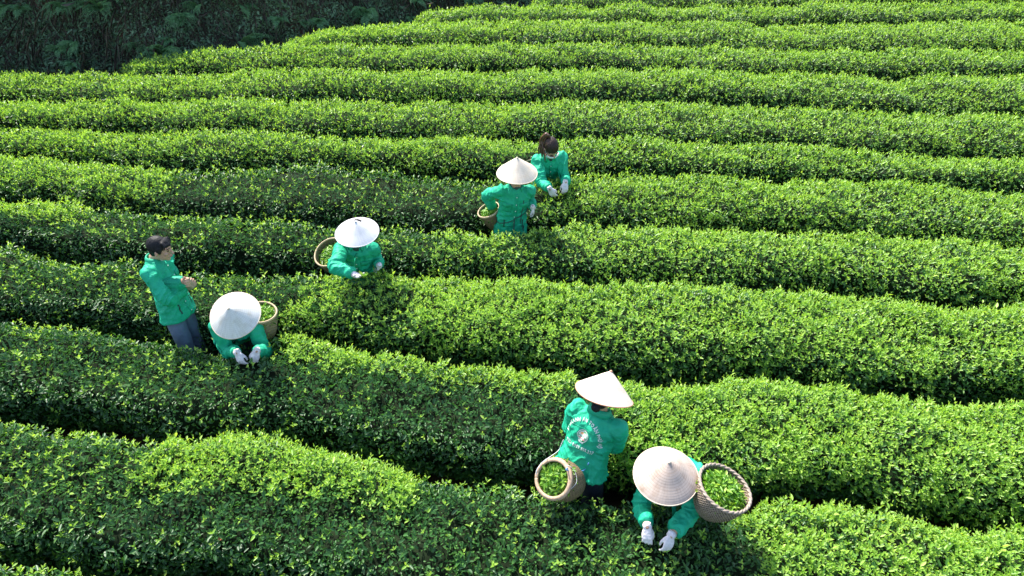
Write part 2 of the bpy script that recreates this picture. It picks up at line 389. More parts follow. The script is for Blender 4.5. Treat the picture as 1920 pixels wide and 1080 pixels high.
def person(spec):
    g = spec; sc = g.get('s', 1.0); yaw = R(g['yaw']); fw = np.array([math.sin(yaw), math.cos(yaw), 0]); rt = np.array([math.cos(yaw), -math.sin(yaw), 0])
    # joints ---------------------------------------------------------
    px, py = g['pelvis']; d = g['d']; r0 = ray(px, py); n_ = np.array([0, CS, SS]); tt = (d - CAM @ n_) / (r0 @ n_); pel = CAM + tt * r0
    L = dict(t=.46 * sc, h=.19 * sc, ua=.27 * sc, fa=.235 * sc); L.update(g.get('len', {}))
    neck = reach(pel, *g['neck'], L['t'], g.get('neck_near', True))
    head = neck + g['head_vec'] if 'head_vec' in g else reach(neck, *g['head'], L['h'], g.get('head_near', True))
    gz = (pel[1] * SS / CS) - .05                                  # ground under the person
    base = np.array([pel[0], pel[1], gz]) + fw * g.get('foot', 0.0)
    base[2] = base[1] * SS / CS - .05
    sp, rr, ff = None, None, None
    s = nrm(neck - pel); r = nrm(rt - s * (rt @ s)); f = np.cross(s, r)
    if f @ fw < 0: f = -f
    W = g.get('w', 1.0) * sc
    sh = {}; el = {}; wr = {}; tip = {}
    for side, k in (('R', 1), ('L', -1)):
        a = g[side]
        sh[side] = pel + (neck - pel) * .88 + r * k * .152 * W + f * a.get('shf', 0) + s * a.get('shu', 0)
        if 'wh' in a:          # the hand is where it works on the hedge top; the elbow follows
            wr[side] = at_h(*a['w'], a['wh']); tp = at_h(*a['t'], a['thh']); tip[side] = wr[side] + nrm(tp - wr[side]) * .15
            dv = wr[side] - sh[side]; D = np.linalg.norm(dv); ua, fa = L['ua'], L['fa']; k_ = max(1.0, D * 1.015 / (ua + fa)); ua *= k_; fa *= k_
            if k_ > 1.08: print('STRETCH', g['seed'], side, round(k_, 2))
            x_ = (ua * ua - fa * fa + D * D) / (2 * D); hgt = math.sqrt(max(ua * ua - x_ * x_, 0)); mid = sh[side] + dv / D * x_
            q = ray(*a['e']); tt_ = ((mid - CAM) @ q) / (q @ q); pole = DN * .8 + r * k * a.get('out', .25) - fw * .35; pole = pole - dv * (pole @ dv) / (D * D); el[side] = mid + nrm(pole) * hgt
        else:
            el[side] = reach(sh[side], *a['e'], L['ua'], a.get('en', False))
            wr[side] = reach(el[side], *a['w'], L['fa'], a.get('wn', False))
            tip[side] = reach(wr[side], *a['t'], .15, a.get('tn', False))
    hu = nrm(head - neck) if 'head_up' not in g else nrm(g['head_up'])
    hu = nrm(hu * .5 + nrm(g['hat_axis']) * .5) if 'hat_axis' in g else hu
    hyaw = R(g.get('head_yaw', g['yaw'])); hf = np.array([math.sin(hyaw), math.cos(hyaw), 0]); hf = nrm(hf - hu * (hf @ hu)); hr = np.cross(hf, hu)
    root = empty('person', base); tag(root, g['label'], 'person', g.get('group'))
    hip = {k: pel + r * q * .085 * W - UPW * .02 for k, q in (('R', 1), ('L', -1))}
    ank = {k: base + rt * q * .10 + UPW * .07 for k, q in (('R', 1), ('L', -1))}
    knee = {k: (hip[k] + ank[k]) / 2 + fw * .05 for k in 'RL'}
    # skin body -------------------------------------------------------
    b = MB()
    S = sc * g.get('hs', 1.0)
    b.ell(head + hu * .022 * S, (hr * .076 * S, hf * .095 * S, hu * .092 * S))
    b.ell(head - hu * .045 * S + hf * .022 * S, (hr * .060 * S, hf * .066 * S, hu * .068 * S))
    b.ell(head - hu * .094 * S + hf * .058 * S, (hr * .026 * S, hf * .024 * S, hu * .020 * S), 10, 6)
    b.tube([head + hf * .090 * S + hu * .012 * S, head + hf * .105 * S - hu * .012 * S, head + hf * .113 * S - hu * .030 * S], [.008 * S, .011 * S, .014 * S], 8, 3)
    b.ell(head + hf * .086 * S - hu * .060 * S, (hr * .026 * S, hf * .012 * S, hu * .011 * S), 10, 6)
    b.ell(head + hf * .080 * S + hu * .030 * S, (hr * .050 * S, hf * .016 * S, hu * .010 * S), 10, 6)
    for k in (1, -1):
        b.ell(head + hr * k * .079 * S - hf * .005 * S - hu * .01 * S, (hr * .010 * S, nrm(hf + hr * -k * .0) * .018 * S, hu * .031 * S), 10, 6)
        b.ell(head + hr * k * .040 * S + hf * .066 * S - hu * .022 * S, (hr * .022 * S, hf * .022 * S, hu * .02 * S), 10, 6)
    b.tube([pel + (neck - pel) * .85, neck, neck + (head - neck) * .45, head - hu * .05 * S - hf * .01 * S], [.07 * S, .058 * S, .052 * S, .054 * S], 14, 4)
    tor = []
    for t_, hw, hd in ((-.15, .14, .10), (0, .155, .11), (.3, .135, .095), (.65, .15, .10), (.85, .15, .085), (.97, .09, .06)):
        tor.append(ring(pel + (neck - pel) * t_, r, f, hw * W, hd * W))
    b.loft(tor)
    for k in 'RL':
        b.tube([sh[k], (sh[k] + el[k]) / 2, el[k], (el[k] + wr[k]) / 2, wr[k]], [.050 * S, .043 * S, .036 * S, .034 * S, .025 * S], 12, 4)
        b.tube([hip[k], (hip[k] + knee[k]) / 2, knee[k], (knee[k] * .6 + ank[k] * .4), ank[k]], [.080 * S, .07 * S, .05 * S, .05 * S, .035 * S], 12, 4)
        b.tube([ank[k] - UPW * .03 - fw * .03, ank[k] - UPW * .04 + fw * .13], [.034, .028], 10, 3)
        a = g[k]; kk = 1 if k == 'R' else -1
        hand_prims(b, wr[k], tip[k] - wr[k], a['n'] if 'n' in a else (-r * kk * .6 - fw * .4), a.get('th', fw), a.get('curl', .75), .82 if g.get('gloves', True) else 1.0, a.get('spread', 1), sc * (.93 if g.get('gloves', True) else 1))
        HANDS.append((wr[k], tip[k], .055))
        HANDS.append((el[k], wr[k], .06))
    me = remesh(b, .0058, 2); co = co_of(me); set_co(me, co - base); obj('body', me, M['skin'], root)
    # face parts
    if g.get('face', True):
        for k in (1, -1):
            e = MB(); e.ell(head + hr * k * .032 * S + hf * .0865 * S + hu * .008 * S, (hr * .014 * S, hf * .006 * S, hu * .006 * S), 10, 6); put('eye', e, M['eye'], root)
        e = MB(); e.ell(head + hf * .0965 * S - hu * .061 * S, (hr * .022 * S, hf * .004 * S, hu * .007 * S), 10, 6); put('mouth', e, M['lip'], root)
        for k in (1, -1):
            e = MB(); e.tube([head + hr * k * .018 * S + hf * .096 * S + hu * .030 * S, head + hr * k * .048 * S + hf * .083 * S + hu * .031 * S], .0035 * S, 6, 3); put('eyebrow', e, M['hair'], root)
    # hair ------------------------------------------------------------
    h = MB()
    if g.get('hair') == 'short':
        h.ell(head + hu * .036 * S - hf * .018 * S, (hr * .084 * S, hf * .107 * S, hu * .100 * S), 20, 12)
        h.ell(head + hu * .078 * S + hf * .034 * S, (hr * .064 * S, hf * .058 * S, hu * .042 * S), 16, 9)
        h.ell(head - hu * .015 * S - hf * .060 * S, (hr * .066 * S, hf * .042 * S, hu * .062 * S), 16, 9)
        for q in np.linspace(-.06, .06, 7):
            h.tube([head + hr * q * S + hu * .10 * S + hf * .05 * S, head + hr * (q * 1.05 + .008) * S + hu * .075 * S + hf * (.098 - abs(q) * .35) * S, head + hr * (q * 1.05 + .016) * S + hu * .050 * S + hf * (.103 - abs(q) * .4) * S], [.011 * S, .010 * S, .004 * S], 8, 3)
        for k in (1, -1): h.ell(head + hr * k * .077 * S + hu * .022 * S + hf * .012 * S, (hr * .010 * S, hf * .03 * S, hu * .035 * S), 10, 7)
    else:
        h.ell(head + hu * .034 * S - hf * .016 * S, (hr * .083 * S, hf * .107 * S, hu * .100 * S), 20, 12)
        h.ell(head - hu * .020 * S - hf * .055 * S, (hr * .064 * S, hf * .045 * S, hu * .058 * S), 16, 9)
        if g.get('hair') == 'knot':
            h.ell(head - hu * .05 * S - hf * .105 * S, (hr * .036 * S, hf * .03 * S, hu * .034 * S), 12, 8)
    me = remesh(h, .0058, 2); co = co_of(me); no = no_of(me)
    lx = (co - head) @ hr; lz = (co - head) @ hu; ly = (co - head) @ hf
    strand = vn3(np.stack([np.arctan2(lx, ly + .03) * 26, lz * 10, ly * 0], 1), 5)
    set_co(me, co + no * (.0028 * strand)[:, None] - base); ho = obj('hair', me, M['hair_dark' if g.get('hair') == 'ponytail' else 'hair'], root)
    if g.get('hair') == 'ponytail':
        p = MB(); r_ = np.random.default_rng(3)
        a0 = head + hu * .075 * S - hf * .085 * S
        for q in range(16):
            j = r_.normal(0, .012, 3); j2 = r_.normal(0, .02, 3)
            p.tube([a0 + j * .3, a0 + hu * .035 - hr * .0 - hf * .05 + j * .6 + hr * .03, a0 - hf * .085 + hr * .055 - UPW * .07 + j, a0 - hf * .07 + hr * .06 - UPW * .17 + j2, a0 - hf * .05 + hr * .055 - UPW * .25 + j2 * 1.3], [.010, .013, .012, .010, .003], 7, 4)
        put('ponytail', p, M['hair_brown'], ho)
        t = MB(); t.ell(a0 - hf * .012, (hr * .02, hf * .014, hu * .02), 12, 7); put('hair_tie', t, M['piping'], ho)
    # trousers --------------------------------------------------------
    tr = MB()
    tr.loft([ring(pel + UPW * .06, r, f, .130 * W, .095 * W), ring(pel, r, f, .142 * W, .104 * W), ring(pel - UPW * .07, r, f, .150 * W, .108 * W), ring(pel - UPW * .13, r, f, .15 * W, .10 * W)])
    tw = g.get('leg', 1.0)
    for k in 'RL':
        tr.tube([hip[k], (hip[k] * .55 + knee[k] * .45), knee[k], knee[k] * .45 + ank[k] * .55, ank[k] + UPW * .02], [.084 * W, .086 * W * tw, .078 * W * tw, .074 * W * tw, .070 * W * tw], 16, 5, round_ends=False)
    me = remesh(tr, .009, 3)
    folds(me, .006, 41 + g['seed'], [(knee[k], .12, nrm(ank[k] - hip[k]), 85) for k in 'RL'])
    set_co(me, co_of(me) - base); obj('trousers', me, M[g.get('trousers', 'navy')], root)
    for k in 'RL':
        q = MB(); q.tube([ank[k] - UPW * .028 - fw * .05, ank[k] - UPW * .03 + fw * .05, ank[k] - UPW * .038 + fw * .17], [.04, .043, .032], 12, 4); put('shoe', q, M['shoe'], root)
    # jacket ----------------------------------------------------------
    j = MB()
    hem = g.get('hem', .17); hw_ = g.get('hemw', 1.0)
    low = nrm(-s * .55 - UPW * .45 + f * g.get('hemf', 0))
    rings = [ring(pel + low * hem, r, f, .180 * W * hw_, .138 * W * hw_), ring(pel + low * (hem - .012), r, f, .184 * W * hw_, .141 * W * hw_), ring(pel + low * hem * .5, r, f, .178 * W * max(1, hw_), .134 * W * max(1, hw_))]
    for t_, hw, hd in ((0, .170 * max(1, hw_ * .97), .128 * max(1, hw_ * .97)), (.3, .156, .116), (.6, .164, .120), (.78, .172, .112), (.89, .160, .090), (.965, .110, .070), (1.03, .066, .058)):
        rings.append(ring(pel + (neck - pel) * t_, r, f, hw * W, hd * W))
    j.loft(rings)
    for k in 'RL':
        kk = 1 if k == 'R' else -1
        fl = g[k].get('fat', 1.0)
        A0 = sh[k] - r * kk * .05 - s * .01
        c = wr[k] - nrm(wr[k] - el[k]) * g[k].get('cuff', .03)
        j.tube([A0, sh[k] + r * kk * .012, (sh[k] + el[k]) / 2, el[k], (el[k] + c) / 2, c], [.056 * W, .064 * W, .062 * W * fl, .058 * W * fl, .053 * W * fl, .048 * W * fl], 18, 5, round_ends=False)
    me = remesh(j, g.get('vox', .008), 3)
    jn = [(el[k], .11, nrm(wr[k] - sh[k]), 120) for k in 'RL'] + [(sh[k] - s * .08, .11, nrm(s * .8 + r * (1 if k == 'R' else -1) * .5), 75) for k in 'RL'] + [(pel + s * .08, .2, nrm(s + r * .4), 55)]
    folds(me, g.get('fold', .016), g['seed'], jn)
    jco = co_of(me); jf = [tuple(p.vertices) for p in me.polygons]
    bvh = BVHTree.FromPolygons([Vector(c) for c in jco], jf)
    set_co(me, jco - base); jo = obj('jacket', me, M['jacket'], root)
    # collar: a folded band round the neck, open at the throat
    cl = MB(); pts = []; n = 26
    for i in range(n + 1):
        # angle measured so that the gap is at the front
        a_ = math.pi / 2 + R(35) + R(290) * i / n
        pts.append(neck + s * (.008 + .012 * math.cos(a_ - math.pi / 2) * -1) + r * math.cos(a_) * .066 * W + f * math.sin(a_) * .064 * W)
    R_in = []; 
    for i, p in enumerate(pts):
        rad = nrm((p - neck) - s * ((p - neck) @ s)); u2 = s
        lift = .030 * W
        R_in.append([p + rad * .000 + u2 * lift * .9, p + rad * .010 + u2 * lift, p + rad * .022 + u2 * .010, p + rad * .031 - u2 * .022 * (1 + .5 * (i in (0, 1, n - 1, n))), p + rad * .024 - u2 * .022, p + rad * .004 + u2 * .0])
    cl.loft(R_in); put('collar', cl, M['jacket_dark'], jo)
    for k in 'RL':      # turned cuff
        ax = nrm(wr[k] - el[k]); c = wr[k] - ax * g[k].get('cuff', .03); q = MB(); fl = g[k].get('fat', 1.0)
        q.tube([c - ax * .045, c - ax * .02, c + ax * .004], [.0535 * W * fl, .0525 * W * fl, .051 * W * fl], 18, 3, round_ends=False); put('cuff', q, M['jacket_dark'], jo)
    # front placket, buttons and two breast pockets
    T = np.linalg.norm(neck - pel)
    uv, F = grid_uv(-.018 * W, .018 * W, -hem + .02, T * .93, 2, 24)
    V_, F_ = surf_patch(bvh, pel, r, s, -f, uv, F, .0025)
    if F_:
        q = MB(); q.add(V_, F_); me = q.mesh('placket', base); solid(me, -.003); obj('placket', me, M['jacket_dark'], jo)
        for v in np.linspace(-.05, T * .85, 6):
            V_, F_ = surf_patch(bvh, pel, r, s, -f, [(0, v)], [(0,)], .006)
            if V_:
                q = MB(); q.ell(V_[0], (r * .006, s * .006, f * .003), 10, 6); put('button', q, M['button'], jo)
    for k in (1, -1):
        u0 = k * .095 * W
        uv, F = grid_uv(u0 - .05 * W, u0 + .05 * W, T * .42, T * .66, 6, 6); V_, F_ = surf_patch(bvh, pel, r, s, -f, uv, F, .003)
        if F_:
            q = MB(); q.add(V_, F_); me = q.mesh('pocket', base); solid(me, -.004); po = obj('pocket', me, M['jacket'], jo)
        uv, F = grid_uv(u0 - .054 * W, u0 + .054 * W, T * .60, T * .685, 6, 3)
        uv = [(u, v - (.012 if abs(v - T * .60) < 1e-6 else 0) * (1 - abs(u - u0) / (.054 * W))) for u, v in uv]
        V_, F_ = surf_patch(bvh, pel, r, s, -f, uv, F, .0085)
        if F_:
            q = MB(); q.add(V_, F_); me = q.mesh('pocket_flap', base); solid(me, -.005); obj('pocket_flap', me, M['jacket_dark'], jo)
        # lower hip pocket slit
        uv, F = grid_uv(u0 + k * .01 - .006, u0 + k * .01 + .006, -.03, .07, 1, 6); V_, F_ = surf_patch(bvh, pel, r, s, -f, uv, F, .003)
        if F_:
            q = MB(); q.add(V_, F_); me = q.mesh('pocket_welt', base); solid(me, -.003); obj('pocket_welt', me, M['piping'], jo)
    # back yoke seam
    q = MB(); line = []
    for u in np.linspace(-.17 * W, .17 * W, 24):
        V_, F_ = surf_patch(bvh, pel, r, s, f, [(u, T * (.74 - 1.2 * abs(u) ** 2))], [(0,)], .0012)
        if V_: line.append(V_[0])
    if len(line) > 5: q.tube(line, .0022, 6, 1); put('yoke_seam', q, M['jacket_dark'], jo)
    # shirt at the throat
    q = MB(); q.tube([neck - s * .015 + f * .03, neck + s * .02 + f * .028], [.045 * W, .04 * W], 14, 3); put('undershirt', q, M['shirt'] if g.get('hair') == 'short' else M['piping'], root)
    # gloves ----------------------------------------------------------
    if g.get('gloves', True):
        for k in 'RL':
            a = g[k]; kk = 1 if k == 'R' else -1
            q = MB(); hand_prims(q, wr[k], tip[k] - wr[k], a['n'] if 'n' in a else (-r * kk * .6 - fw * .4), a.get('th', fw), a.get('curl', .75), 1.06, a.get('spread', 1), sc * .93)
            me = remesh(q, .0042, 2); co = co_of(me); no = no_of(me)
            set_co(me, co + no * (.0012 * vn3(co * 90, 3))[:, None] - base); go = obj('glove', me, M['glove'], root)
            ax = nrm(wr[k] - el[k]); q = MB(); q.tube([wr[k] - ax * .022, wr[k] + ax * .012], [.0315 * sc, .030 * sc], 14, 2, round_ends=False); put('glove_cuff', q, M['glove'], go)
    if 'hat_axis' in g:
        hat(root, head + nrm(g['hat_axis']) * .012, g['hat_axis'], g['hat_r'], g['hat_r'] * g.get('hat_h', .88), g['hat_mat'], g['rim_mat'], g['seed'])
        q = MB()
        for k in (1, -1): q.tube([head + hr * k * .10 + hu * .02, head + hr * k * .078 - hu * .05 + hf * .02, head - hu * .118 + hf * .05 + hr * k * .01], .0035, 6, 5)
        put('chin_strap', q, M['darkcord'], root)
    if g.get('mask'):
        q = MB(); rings = []
        for v, bul in ((-.095, .094), (-.075, .104), (-.05, .112), (-.03, .118), (-.012, .110)):
            row = []
            for q_ in np.linspace(-1.25, 1.25, 13):
                row.append(head + hu * v * S + hr * math.sin(q_) * .078 * S + hf * (math.cos(q_) * bul * .62 + bul * .38 - .004) * S + hf * .004)
            rings.append(row)
        V = np.concatenate(rings); F = [(j_ * 13 + i, j_ * 13 + i + 1, (j_ + 1) * 13 + i + 1, (j_ + 1) * 13 + i) for j_ in range(4) for i in range(12)]
        q.add(V, F); me = q.mesh('face_mask', base); solid(me, .003); mo = obj('face_mask', me, M['mask'], root)
        q = MB()
        for k in (1, -1): q.tube([head + hu * -.02 + hr * k * .070 + hf * .06, head + hr * k * .086 + hu * -.005, head + hr * k * .084 - hf * .03 + hu * .0], .0022, 6, 4)
        put('ear_loop', q, M['mask'], mo)
    CLEAR.append((base[0], base[1], g.get('clear', .15)))
    return dict(root=root, pel=pel, neck=neck, head=head, s=s, r=r, f=f, fw=fw, rt=rt, bvh=bvh, jacket=jo, base=base, W=W, T=T, wr=wr, tip=tip, el=el, sh=sh)

hat_white = hat_mat('white_palm_hat', (.66, .66, .68), (.86, .86, .88), 16)
hat_chalk = hat_mat('chalky_palm_hat', (.70, .69, .65), (.82, .78, .70), 16)
hat_cream = hat_mat('cream_palm_hat', (.74, .63, .51), (.90, .84, .76), 16)
hat_blush = hat_mat('pale_pink_palm_hat', (.76, .65, .56), (.88, .82, .76), 16)
hat_tan = hat_mat('weathered_tan_palm_hat', (.47, .385, .33), (.74, .66, .58), 15, (.55, .52, .50))
rim_pale = plain_mat('pale_bamboo_rim', (.62, .52, .40), .6)
rim_red = plain_mat('reddish_bamboo_rim', (.50, .26, .17), .6)
rim_grey = plain_mat('grey_bamboo_rim', (.55, .55, .56), .6)
def tilt(deg, yawdeg):
    return UPW * math.cos(R(deg)) + np.array([math.sin(R(yawdeg)), math.cos(R(yawdeg)), 0]) * math.sin(R(deg))
DN = np.array([0, 0, -1.0]); TOC = np.array([0, -1.0, 0]); AWAY = np.array([0, 1.0, 0]); XR = np.array([1.0, 0, 0])
PEOPLE = {}
GRP = 'people in green jackets among the tea hedges'
PEOPLE['A'] = person(dict(label='bareheaded man in green jacket and grey blue trousers standing with bare hands together', seed=1, yaw=97, s=1.05, hs=.91, w=.88, d=4.90, pelvis=(329, 573), neck=(291, 485), head=(297, 463), head_vec=np.array([.098, -.04, .122]), head_up=nrm(UPW + XR * .12 + TOC * .03),
  len=dict(t=.52, ua=.29, fa=.25, h=.185), head_near=False, head_yaw=91, trousers='greyblue', hair='short', gloves=False, hem=.10, hemw=1.08, group=GRP,
  R=dict(e=(316, 566), w=(347, 541), t=(364, 532), en=False, wn=False, tn=True, n=AWAY + UPW * .3, th=UPW, curl=1.2, fat=1.05),
  L=dict(e=(331, 548), w=(345, 527), t=(362, 529), en=False, wn=True, tn=True, n=TOC + UPW * .3, th=UPW, curl=1.2)))
PEOPLE['B'] = person(dict(label='picker in chalk white conical hat bending low beside the man in grey blue trousers', seed=2, yaw=176, w=.94, d=4.72, pelvis=(437, 623), hem=.09, neck=(441, 608), head=(442, 592), group=GRP,
  hat_axis=tilt(36, 178), hat_r=.217, hat_h=.80, hat_mat=hat_chalk, rim_mat=rim_pale, head_yaw=178,
  R=dict(e=(419, 640), w=(445, 661), t=(453, 681), wh=.93, thh=.84, n=AWAY + XR * .2, th=XR), L=dict(e=(486, 633), w=(481, 658), t=(476, 679), wh=.93, thh=.84, n=AWAY - XR * .2, th=-XR)))
PEOPLE['C'] = person(dict(label='picker in bright white conical hat with hands held in front, basket on one hip', seed=3, yaw=174, w=.94, d=5.62, pelvis=(670, 511), neck=(669, 459), head=(670, 437), group=GRP,
  hat_axis=tilt(15, 172), hat_r=.212, hat_h=.66, hat_mat=hat_white, rim_mat=rim_grey,
  R=dict(e=(629, 500), w=(665, 515), t=(683, 520), en=True, wn=True, tn=True, n=UPW, th=-XR + TOC, curl=.6, fat=1.15), L=dict(e=(706, 482), w=(711, 498), t=(707, 511), wn=True, n=-XR + UPW * .3, th=UPW - XR, fat=1.1)))
PEOPLE['D'] = person(dict(label='upright picker in cream conical hat putting one hand into the basket at the hip', seed=4, yaw=168, d=6.56, pelvis=(958, 408), neck=(967, 350), head=(969.5, 326), group=GRP,
  hat_axis=tilt(11, 180), hat_r=.221, hat_mat=hat_cream, rim_mat=rim_pale, hem=.175, hemw=1.03,
  R=dict(e=(914, 367), w=(926, 393), t=(927, 405), n=XR, th=TOC, shu=.01), L=dict(e=(991, 372), w=(999, 389), t=(1001, 404), wn=True, n=-XR, th=TOC)))
PEOPLE['E'] = person(dict(label='woman with brown ponytail and white face mask, no hat, reaching down with gloved hands', seed=5, yaw=170, w=.94, d=7.55, pelvis=(1027, 332), neck=(1031, 292), head=(1034, 277), group=GRP, s=1.02,
  head_up=nrm(UPW * .62 + TOC * .78 + XR * .08), head_yaw=165, hair='ponytail', mask=True,
  R=dict(e=(1011, 323), w=(1031, 354), t=(1038, 367), wh=.93, thh=.84, n=AWAY + XR * .2, th=XR), L=dict(e=(1060, 314), w=(1060, 342), t=(1059, 362), wh=.95, thh=.84, n=AWAY - XR * .2, th=-XR)))
PEOPLE['F'] = person(dict(label='picker seen from behind, white printing on the jacket, pale pink conical hat', seed=6, yaw=32, d=3.17, pelvis=(1091, 868), neck=(1124, 771), head=(1131, 742), group=GRP,
  len=dict(t=.48, h=.19), hat_axis=tilt(24, 40), hat_r=.218, hat_h=.86, hat_mat=hat_blush, rim_mat=rim_red, hair='knot', vox=.0075, w=1.06, hem=.045, hemw=1.10,
  R=dict(e=(1153, 832), w=(1160, 806), t=(1166, 800), n=-XR, th=UPW, fat=1.2), L=dict(e=(1074, 800), w=(1112, 792), t=(1130, 786), n=XR, th=UPW, fat=1.1)))
PEOPLE['G'] = person(dict(label='picker in weathered tan conical hat bending over the nearest hedge beside a very wide basket', seed=7, yaw=186, d=3.10, pelvis=(1268, 893), neck=(1262, 884), head=(1248, 893), group=GRP,
  hat_axis=tilt(15, 188), hat_r=.222, hat_h=.84, hat_mat=hat_tan, rim_mat=rim_pale, vox=.0075, w=1.06,
  R=dict(e=(1207, 955), w=(1214, 988), t=(1213, 1029), wh=.96, thh=.85, cuff=.045, n=AWAY + XR * .15, th=XR, fat=.92), L=dict(e=(1297, 966), w=(1258, 1004), t=(1249, 1037), wh=.96, thh=.86, cuff=.045, out=.8, n=AWAY - XR * .15, th=-XR, fat=1.05)))

# printing on the back of the jacket of the picker seen from behind: an arc of words, a round emblem, a line of numbers
def back_print():
    g = PEOPLE['F']; base = g['base']; r, s, f = g['r'], g['s'], g['f']; O = g['pel'] + s * g['T'] * .63 - r * .025; W = g['W']
    def letters(text, size):
        """one mesh per character, unit: metres, as lists of 2D verts and faces"""
        out = []
        for ch in text:
            if ch == ' ': out.append((None, None, size * .35)); continue
            cu = bpy.data.curves.new('glyph', 'FONT'); cu.body = ch; cu.size = size; cu.resolution_u = 2; cu.offset = size * .025
            o = bpy.data.objects.new('glyph', cu); link(o); dg = bpy.context.evaluated_depsgraph_get()
            me = bpy.data.meshes.new_from_object(o.evaluated_get(dg), depsgraph=dg); v = [(p.co.x, p.co.y) for p in me.vertices]; fc = [tuple(p.vertices) for p in me.polygons]
            bpy.data.objects.remove(o); bpy.data.curves.remove(cu); bpy.data.meshes.remove(me)
            xs = [a for a, b in v]; w = max(xs) - min(xs); v = [(a - min(xs), b) for a, b in v]; out.append((v, fc, w + size * .13))
        return out
    def lay(uv, F, name, mat, lift=.005):
        V_, F_ = surf_patch(g['bvh'], O, r, s, f, uv, F, lift)
        if F_:
            q = MB(); q.add(V_, F_); me = q.mesh(name, base, smooth=False); obj(name, me, mat, g['jacket'])
    # arc
    uvs, Fs = [], []
    G_ = letters('TRÀ XANH AN TOÀN PHÚ HỘ', .036); tot = sum(x[2] for x in G_); Rad = .125; span = R(205); k = Rad * span / tot
    a = math.pi / 2 + span / 2; 
    for v, fc, w in G_:
        am = a - w * k / Rad / 2
        if v:
            b0 = len(uvs)
            for x, y in v:
                ang = a - x * k / Rad; rad = Rad + y; uvs.append((rad * math.cos(ang), rad * math.sin(ang) - .02))
            Fs += [tuple(i + b0 for i in q) for q in fc]
        a -= w * k / Rad
    lay(uvs, Fs, 'arc_lettering', M['print'])
    uvs, Fs = [], []
    G_ = letters('TEL: 0989.808.337', .038); tot = sum(x[2] for x in G_); k = .235 / tot; x0 = -.1175
    for v, fc, w in G_:
        if v:
            b0 = len(uvs); uvs += [(x0 + x * k, y * .95 - .115) for x, y in v]; Fs += [tuple(i + b0 for i in q) for q in fc]
        x0 += w * k
    lay(uvs, Fs, 'number_lettering', M['print'])
    def disc(cx, cy, ra, rb, n=28):
        return [(cx, cy)] + [(cx + ra * math.cos(q) * .5, cy + rb * math.sin(q) * .5) for q in np.linspace(0, 2 * math.pi, n, endpoint=False)] + [(cx + ra * math.cos(q), cy + rb * math.sin(q)) for q in np.linspace(0, 2 * math.pi, n, endpoint=False)], \
            [(0, 1 + i, 1 + (i + 1) % n) for i in range(n)] + [(1 + i, 1 + n + i, 1 + n + (i + 1) % n, 1 + (i + 1) % n) for i in range(n)]
    def annulus(cx, cy, ro, ri, n=32):
        return [(cx + q_ * math.cos(q), cy + q_ * math.sin(q)) for q_ in (ri, ro) for q in np.linspace(0, 2 * math.pi, n, endpoint=False)], [(i, n + i, n + (i + 1) % n, (i + 1) % n) for i in range(n)]
    lay(*disc(0, .0, .047, .047), 'emblem_disc', M['print'], .0052)
    lay(*annulus(0, 0, .041, .037), 'emblem_ring', M['print_green'], .0064)
    lay(*disc(-.012, .014, .013, .010), 'emblem_sun', M['print_orange'], .0066)
    lay([(-.004, .022), (.010, .036), (.020, .030), (.012, .020)], [(0, 1, 2, 3)], 'emblem_leaf', M['print_green'], .0068)
    u, F = grid_uv(-.034, .034, -.010, -.004, 10, 1); lay([(x, y + .005 * math.sin(x * 180)) for x, y in u], F, 'emblem_hills', M['print_green'], .0068)
    u, F = grid_uv(-.026, .026, -.028, -.017, 8, 1); lay(u, F, 'emblem_band', M['print_pink'], .0066)
    lay([(-.026, -.044), (.026, -.044), (.020, -.060), (-.020, -.060)], [(0, 1, 2, 3)], 'emblem_ribbon', M['print'], .0052)
back_print()

